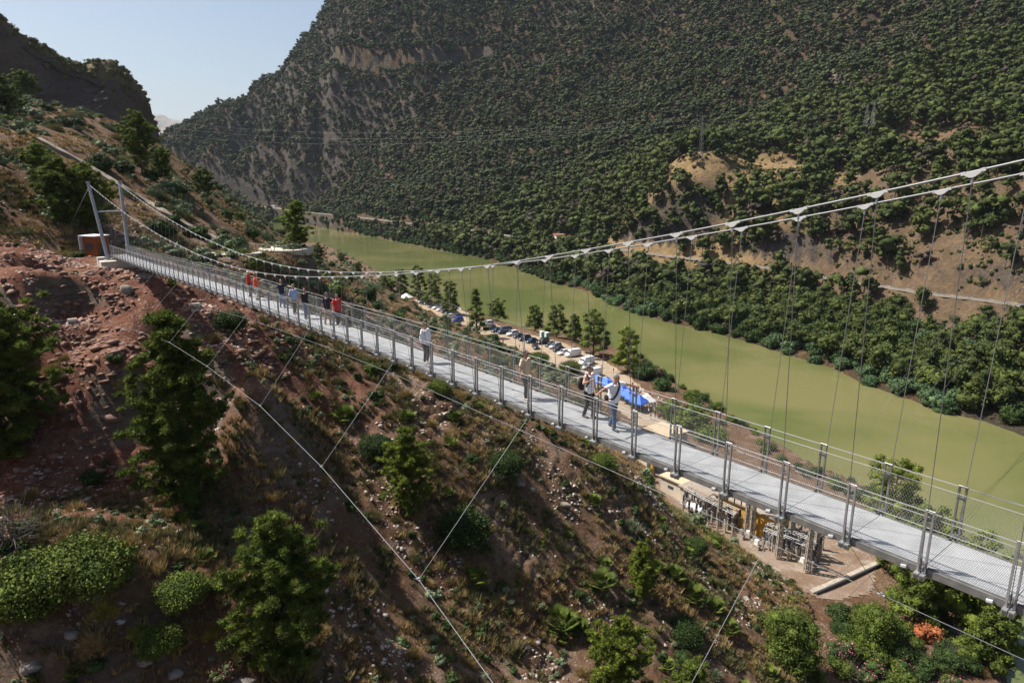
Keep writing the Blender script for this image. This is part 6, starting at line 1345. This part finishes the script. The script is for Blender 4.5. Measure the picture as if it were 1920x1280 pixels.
    for s in (-1, 1): so = NB(); a = ank[s]; capsule(so, np.array([a[0], a[1] - .04 * k, .045 * k + a[2] - .085 * k]), np.array([a[0] * 1.1, a[1] + .15 * k, .036 * k + a[2] - .085 * k]), .045 * k, .036 * k); ellip(so, (a[0], a[1], a[2] - .02 * k), (.045 * k, .05 * k, .045 * k), None, 2); link_mesh('shoe', remesh(so, 'shoe', shoe or M_shoe, .012, 2), e)
    if hair is not None: hn = NB(); ellip(hn, head + HR @ np.array([0, -.018, .022]) * k, (.083 * k, .093 * k, .106 * k), HR); ob = link_mesh('hair', hn.mesh('hair', [hair]), e)
    if cap is not None:
        hn = NB(); ellip(hn, head + HR @ np.array([0, -.008, .045]) * k, (.088 * k, .102 * k, .082 * k), HR); ellip(hn, head + HR @ np.array([0, .115, .048]) * k, (.065 * k, .06 * k, .010 * k), HR, 2); link_mesh('cap', hn.mesh('cap', [cap]), e)
    if glasses:
        hn = NB()
        for s in (-1, 1): ellip(hn, head + HR @ np.array([.031 * s, .098, .010]) * k, (.028 * k, .010 * k, .019 * k), HR, 2)
        capsule(hn, head + HR @ np.array([-.08, .05, .014]) * k, head + HR @ np.array([-.05, .095, .014]) * k, .004, .004, 5); capsule(hn, head + HR @ np.array([.08, .05, .014]) * k, head + HR @ np.array([.05, .095, .014]) * k, .004, .004, 5); capsule(hn, head + HR @ np.array([-.02, .104, .014]) * k, head + HR @ np.array([.02, .104, .014]) * k, .004, .004, 5); link_mesh('sunglasses', hn.mesh('sunglasses', [M_shade]), e)
    elif not coarse:
        for s in (-1, 1): hn = NB(); ellip(hn, head + HR @ np.array([.031 * s, .088, .010]) * k, (.012 * k, .007 * k, .007 * k), HR, 2); link_mesh('eye', hn.mesh('eye', [M_shade]), e)
    if beard: hn = NB(); ellip(hn, head + HR @ np.array([0, .038, -.075]) * k, (.060 * k, .066 * k, .045 * k), HR); link_mesh('beard', hn.mesh('beard', [M_ghair]), e)
    if extra: extra(e, k, sh, tp)
    return e
def deck_at(px, py):
    z = CAMZ - 7.65
    for _ in range(6):
        q = on_z(px, py, z); rel = np.array(q[:2]) - B0; n = rel @ BU_ / SP_; z = zd(n)
    return n, float(rel @ BN)
RZ_IN = math.atan2(-BU_[1], -BU_[0]) - math.pi / 2      # faces the near end of the bridge
def local(e_loc, rz, p): v = Matrix.Rotation(-rz, 3, 'Z') @ (Vector(p) - Vector(e_loc)); return (v.x, v.y, v.z)
def ropept(px, side):
    best = None
    for n in np.arange(0, 45, .02):
        q = bp(n, -.12 if side < 0 else BW + .12, zd(n) + 1.22); dz = q.z - CAMZ; fw = q.y * CP - dz * SP; x = 960 + 1280 * q.x / fw
        if best is None or abs(x - px) < best[0]: best = (abs(x - px), q)
    return best[1]
def walker(px, py, label, shirt, trousers, near_hand=None, far_hand=None, rz=None, **k):
    n, off = deck_at(px, py); off = min(max(off, .18), BW - .18); loc = bp(n, off, zd(n) + .002); rz = RZ_IN if rz is None else rz; hands = k.pop('hands', {}) or {}
    if near_hand is not None: q = ropept(near_hand, -1) + Vector((0, 0, .05)); hands[1 if rz == RZ_IN else -1] = local(loc, rz, q); hands[('g', 1 if rz == RZ_IN else -1)] = .8
    if far_hand is not None: q = ropept(far_hand, 1) + Vector((0, 0, .05)); hands[-1 if rz == RZ_IN else 1] = local(loc, rz, q); hands[('g', -1 if rz == RZ_IN else 1)] = .8
    # which side is the near rope: local +X after rotation points to
    X = Matrix.Rotation(rz, 3, 'Z') @ Vector((1, 0, 0)); flip = X.dot(N3) > 0
    if flip and (near_hand is not None or far_hand is not None):
        h2 = {}
        for kk, v in hands.items(): h2[-kk if not isinstance(kk, tuple) else (kk[0], -kk[1])] = v
        hands = h2
    return person(loc, rz, label, shirt, trousers, hands=hands, **k)
def strap(e, k, sh, tp):
    mbd = MB(); pts = [tp(-.13, -.08, 1.44), tp(-.10, .05, 1.475), tp(-.02, .155, 1.34), tp(.07, .185, 1.18), tp(.16, .15, 1.02), tp(.2, .02, .98)]
    for a, b in zip(pts[:-1], pts[1:]): mbd.beam(a, b, .055, .02, CL['black'], up=(0, 1, .2))
    mbd.build('shoulder_strap', e); nb = NB(); ellip(nb, tp(.21, -.10, 1.0), (.045 * k, .09 * k, .10 * k)); link_mesh('sling_bag', nb.mesh('sling_bag', [CL['black']]), e)
    nb = NB(); 
def pack(e, k, sh, tp):
    nb = NB(); ellip(nb, tp(.19, -.17, 1.14), (.13 * k, .10 * k, .21 * k)); capsule(nb, tp(.18, -.17, 1.0), tp(.18, -.17, 1.26), .10 * k, .09 * k); link_mesh('backpack', remesh(nb, 'backpack', CL['black'], .015), e)
    mbd = MB(); pts = [tp(.15, -.12, 1.43), tp(.145, 0, 1.49), tp(.15, .12, 1.38), tp(.17, .15, 1.22), tp(.2, .05, 1.08)]
    for a, b in zip(pts[:-1], pts[1:]): mbd.beam(a, b, .05, .025, CL['black'], up=(0, 1, .2))
    mbd.build('backpack_strap', e)
walker(1148, 803, 'heavy man in white t-shirt and jeans, black cross strap, gripping both bridge ropes', 'white', 'jeans', 1113, 1196, hair=M_ghair, fat=1.3, extra=strap, vox=.009, stride=.17, headturn=.25, lean=.1, H=1.78)
walker(1103, 782, 'man in white sleeveless top carrying a black backpack on one shoulder', 'white', 'black', hair=M_hair, glasses=True, fat=1.05, vox=.009, stride=-.1, sleeveless=True, extra=pack, headturn=.3, hands={1: (.16, .22, 1.32), ('p', 1): (1, -.1, -.6), ('g', 1): .9})
walker(985, 747, 'bearded man in beige polo shirt and dark trousers walking alone', 'beige', 'darkgrey', hair=M_hair, glasses=True, fat=1.12, beard=True, shoe=M_shoel, vox=.01, stride=.14, headturn=.2)
walker(799, 680, 'man in loose white long sleeved shirt and sunglasses walking alone', 'white', 'darkgrey', hair=M_hair, glasses=True, shoe=M_shoel, vox=.012, sleeve=.9, loose=.02, stride=.05, headturn=.2)
walker(634, 611, 'man in red polo shirt and dark trousers at the front of the group', 'red', 'darkgrey', hair=M_hair, vox=.014, fat=1.12, shoe=M_shoel, stride=.15)
walker(615, 608, 'man in dark top and tan trousers beside the man in red', 'navy', 'tan', hair=M_hair, cap=CL['darkgrey'], vox=.014, stride=-.12)
walker(574, 597, 'man in black t-shirt and light jeans reaching for the far rope', 'black', 'lightjeans', None, 599, hair=M_hair, glasses=True, vox=.014, fat=1.1, stride=.15)
walker(553, 588, 'man in pale blue shirt and grey cap in the middle of the group', 'lightblue', 'olive', hair=M_ghair, cap=CL['olive'], vox=.014, fat=1.15, sleeve=.6, stride=.15)
walker(530, 576, 'man in navy t-shirt and jeans with one hand on the far rope', 'navy', 'lightjeans', None, 545, hair=M_hair, vox=.014, stride=-.08)
walker(482, 562, 'person in orange shirt and pale trousers looking out over the river', 'orange', 'pale', hair=M_hair, vox=.014, fat=1.1, stride=.03, rz=RZ_IN + 1.1, hands={1: (.12, .42, 1.28), -1: (-.08, .42, 1.28)})
walker(469, 556, 'person in red top, dark trousers and white cap taking a picture', 'red', 'black', hair=M_hair, cap=CL['white'], vox=.014, stride=.03, rz=RZ_IN + .9, hands={1: (.08, .36, 1.60), -1: (-.08, .36, 1.60)})
q = on_z(212, 480, 52.6); person((q[0], q[1], gz(q[0], q[1])), 2.6, 'dark dressed person standing at the side of the orange kiosk', 'black', 'black', hair=M_hair, vox=.02, coarse=True, stride=.04)
# visitors by the tents
rng = np.random.default_rng(12); pal = [('white', 'jeans'), ('white', 'darkgrey'), ('black', 'jeans'), ('lightblue', 'tan'), ('red', 'darkgrey'), ('navy', 'pale')]
pr = []
for i, (a, b) in enumerate(pal): pr.append(person((0, 0, 0), 0, 'x', a, b, hair=M_hair, vox=.03, coarse=True, stride=.1 * (i % 2)))
names = {'white': 'white', 'black': 'black', 'lightblue': 'pale blue', 'red': 'red', 'navy': 'navy', 'jeans': 'jeans', 'darkgrey': 'dark trousers', 'tan': 'tan trousers', 'pale': 'pale trousers'}
used = [False] * 6
for i in range(60):
    t = rng.uniform(0, 1); px = 1172 + 68 * t + rng.uniform(-14, 14); py = 728 + 40 * t + rng.uniform(-6, 26); k = int(rng.integers(6))
    if i < 6: k = i
    p = gp(px, py, 5.0); o = pr[k] if not used[k] else copy_tree(pr[k]); used[k] = True; o.location = (p.x, p.y, p.z + .08); o.rotation_euler = (0, 0, rng.uniform(0, 6.28)); a, b = pal[k]; o['label'] = f'visitor in {names[a]} top and {names[b]} in the crowd below the blue tents'; o['group'] = f'visitors in {names[a]} tops and {names[b]} below the tents'; o['category'] = 'person'
for i, (px, py) in enumerate([(974, 655), (943, 668), (1128, 690), (1150, 700)]):
    o = copy_tree(pr[[2, 4, 0, 5][i]]); p = gp(px, py, 5); o.location = (p.x, p.y, p.z + .1)
    if 'group' in o: del o['group']
    o['label'] = ['person in black walking across the middle of the car park', 'person in red standing on the grey access road', 'person in white beside the vans near the tents', 'person in navy at the bank behind the tents'][i]; o['category'] = 'person'
# ------------------------------------------------------------------ pale pad below the pylon footing
mbd = MB(); pc = bp(57.6, -2.6, CAMZ - 11.15); poly = [(pc.x + 3.4 * math.cos(a) * (1 + .12 * math.sin(3 * a)), pc.y + 1.9 * math.sin(a) * (1 + .15 * math.cos(2 * a))) for a in np.linspace(0, 2 * math.pi, 19)[:-1]]
mbd.prism(poly, pc.z - 1.2, pc.z + .1, mat('pale_sand', (.42, .33, .26), .95, var=.25, vscale=.8, bump=.5, bscale=4)); mbd.build('sand_pad', kind='structure')
# ------------------------------------------------------------------ air
hz, nt, b = node_mat('haze'); nt.nodes.remove(b); pv = nt.nodes.new('ShaderNodeVolumePrincipled'); pv.inputs['Color'].default_value = (.72, .84, 1, 1); pv.inputs['Density'].default_value = .000032; pv.inputs['Anisotropy'].default_value = .2
nt.links.new(pv.outputs[0], nt.nodes['Material Output'].inputs['Volume'])
mbd = MB(); mbd.box((-3000, 8500, 745), (26000, 18400, 1500), hz); mbd.build('haze', kind='stuff', label='faint blue haze over the valley')
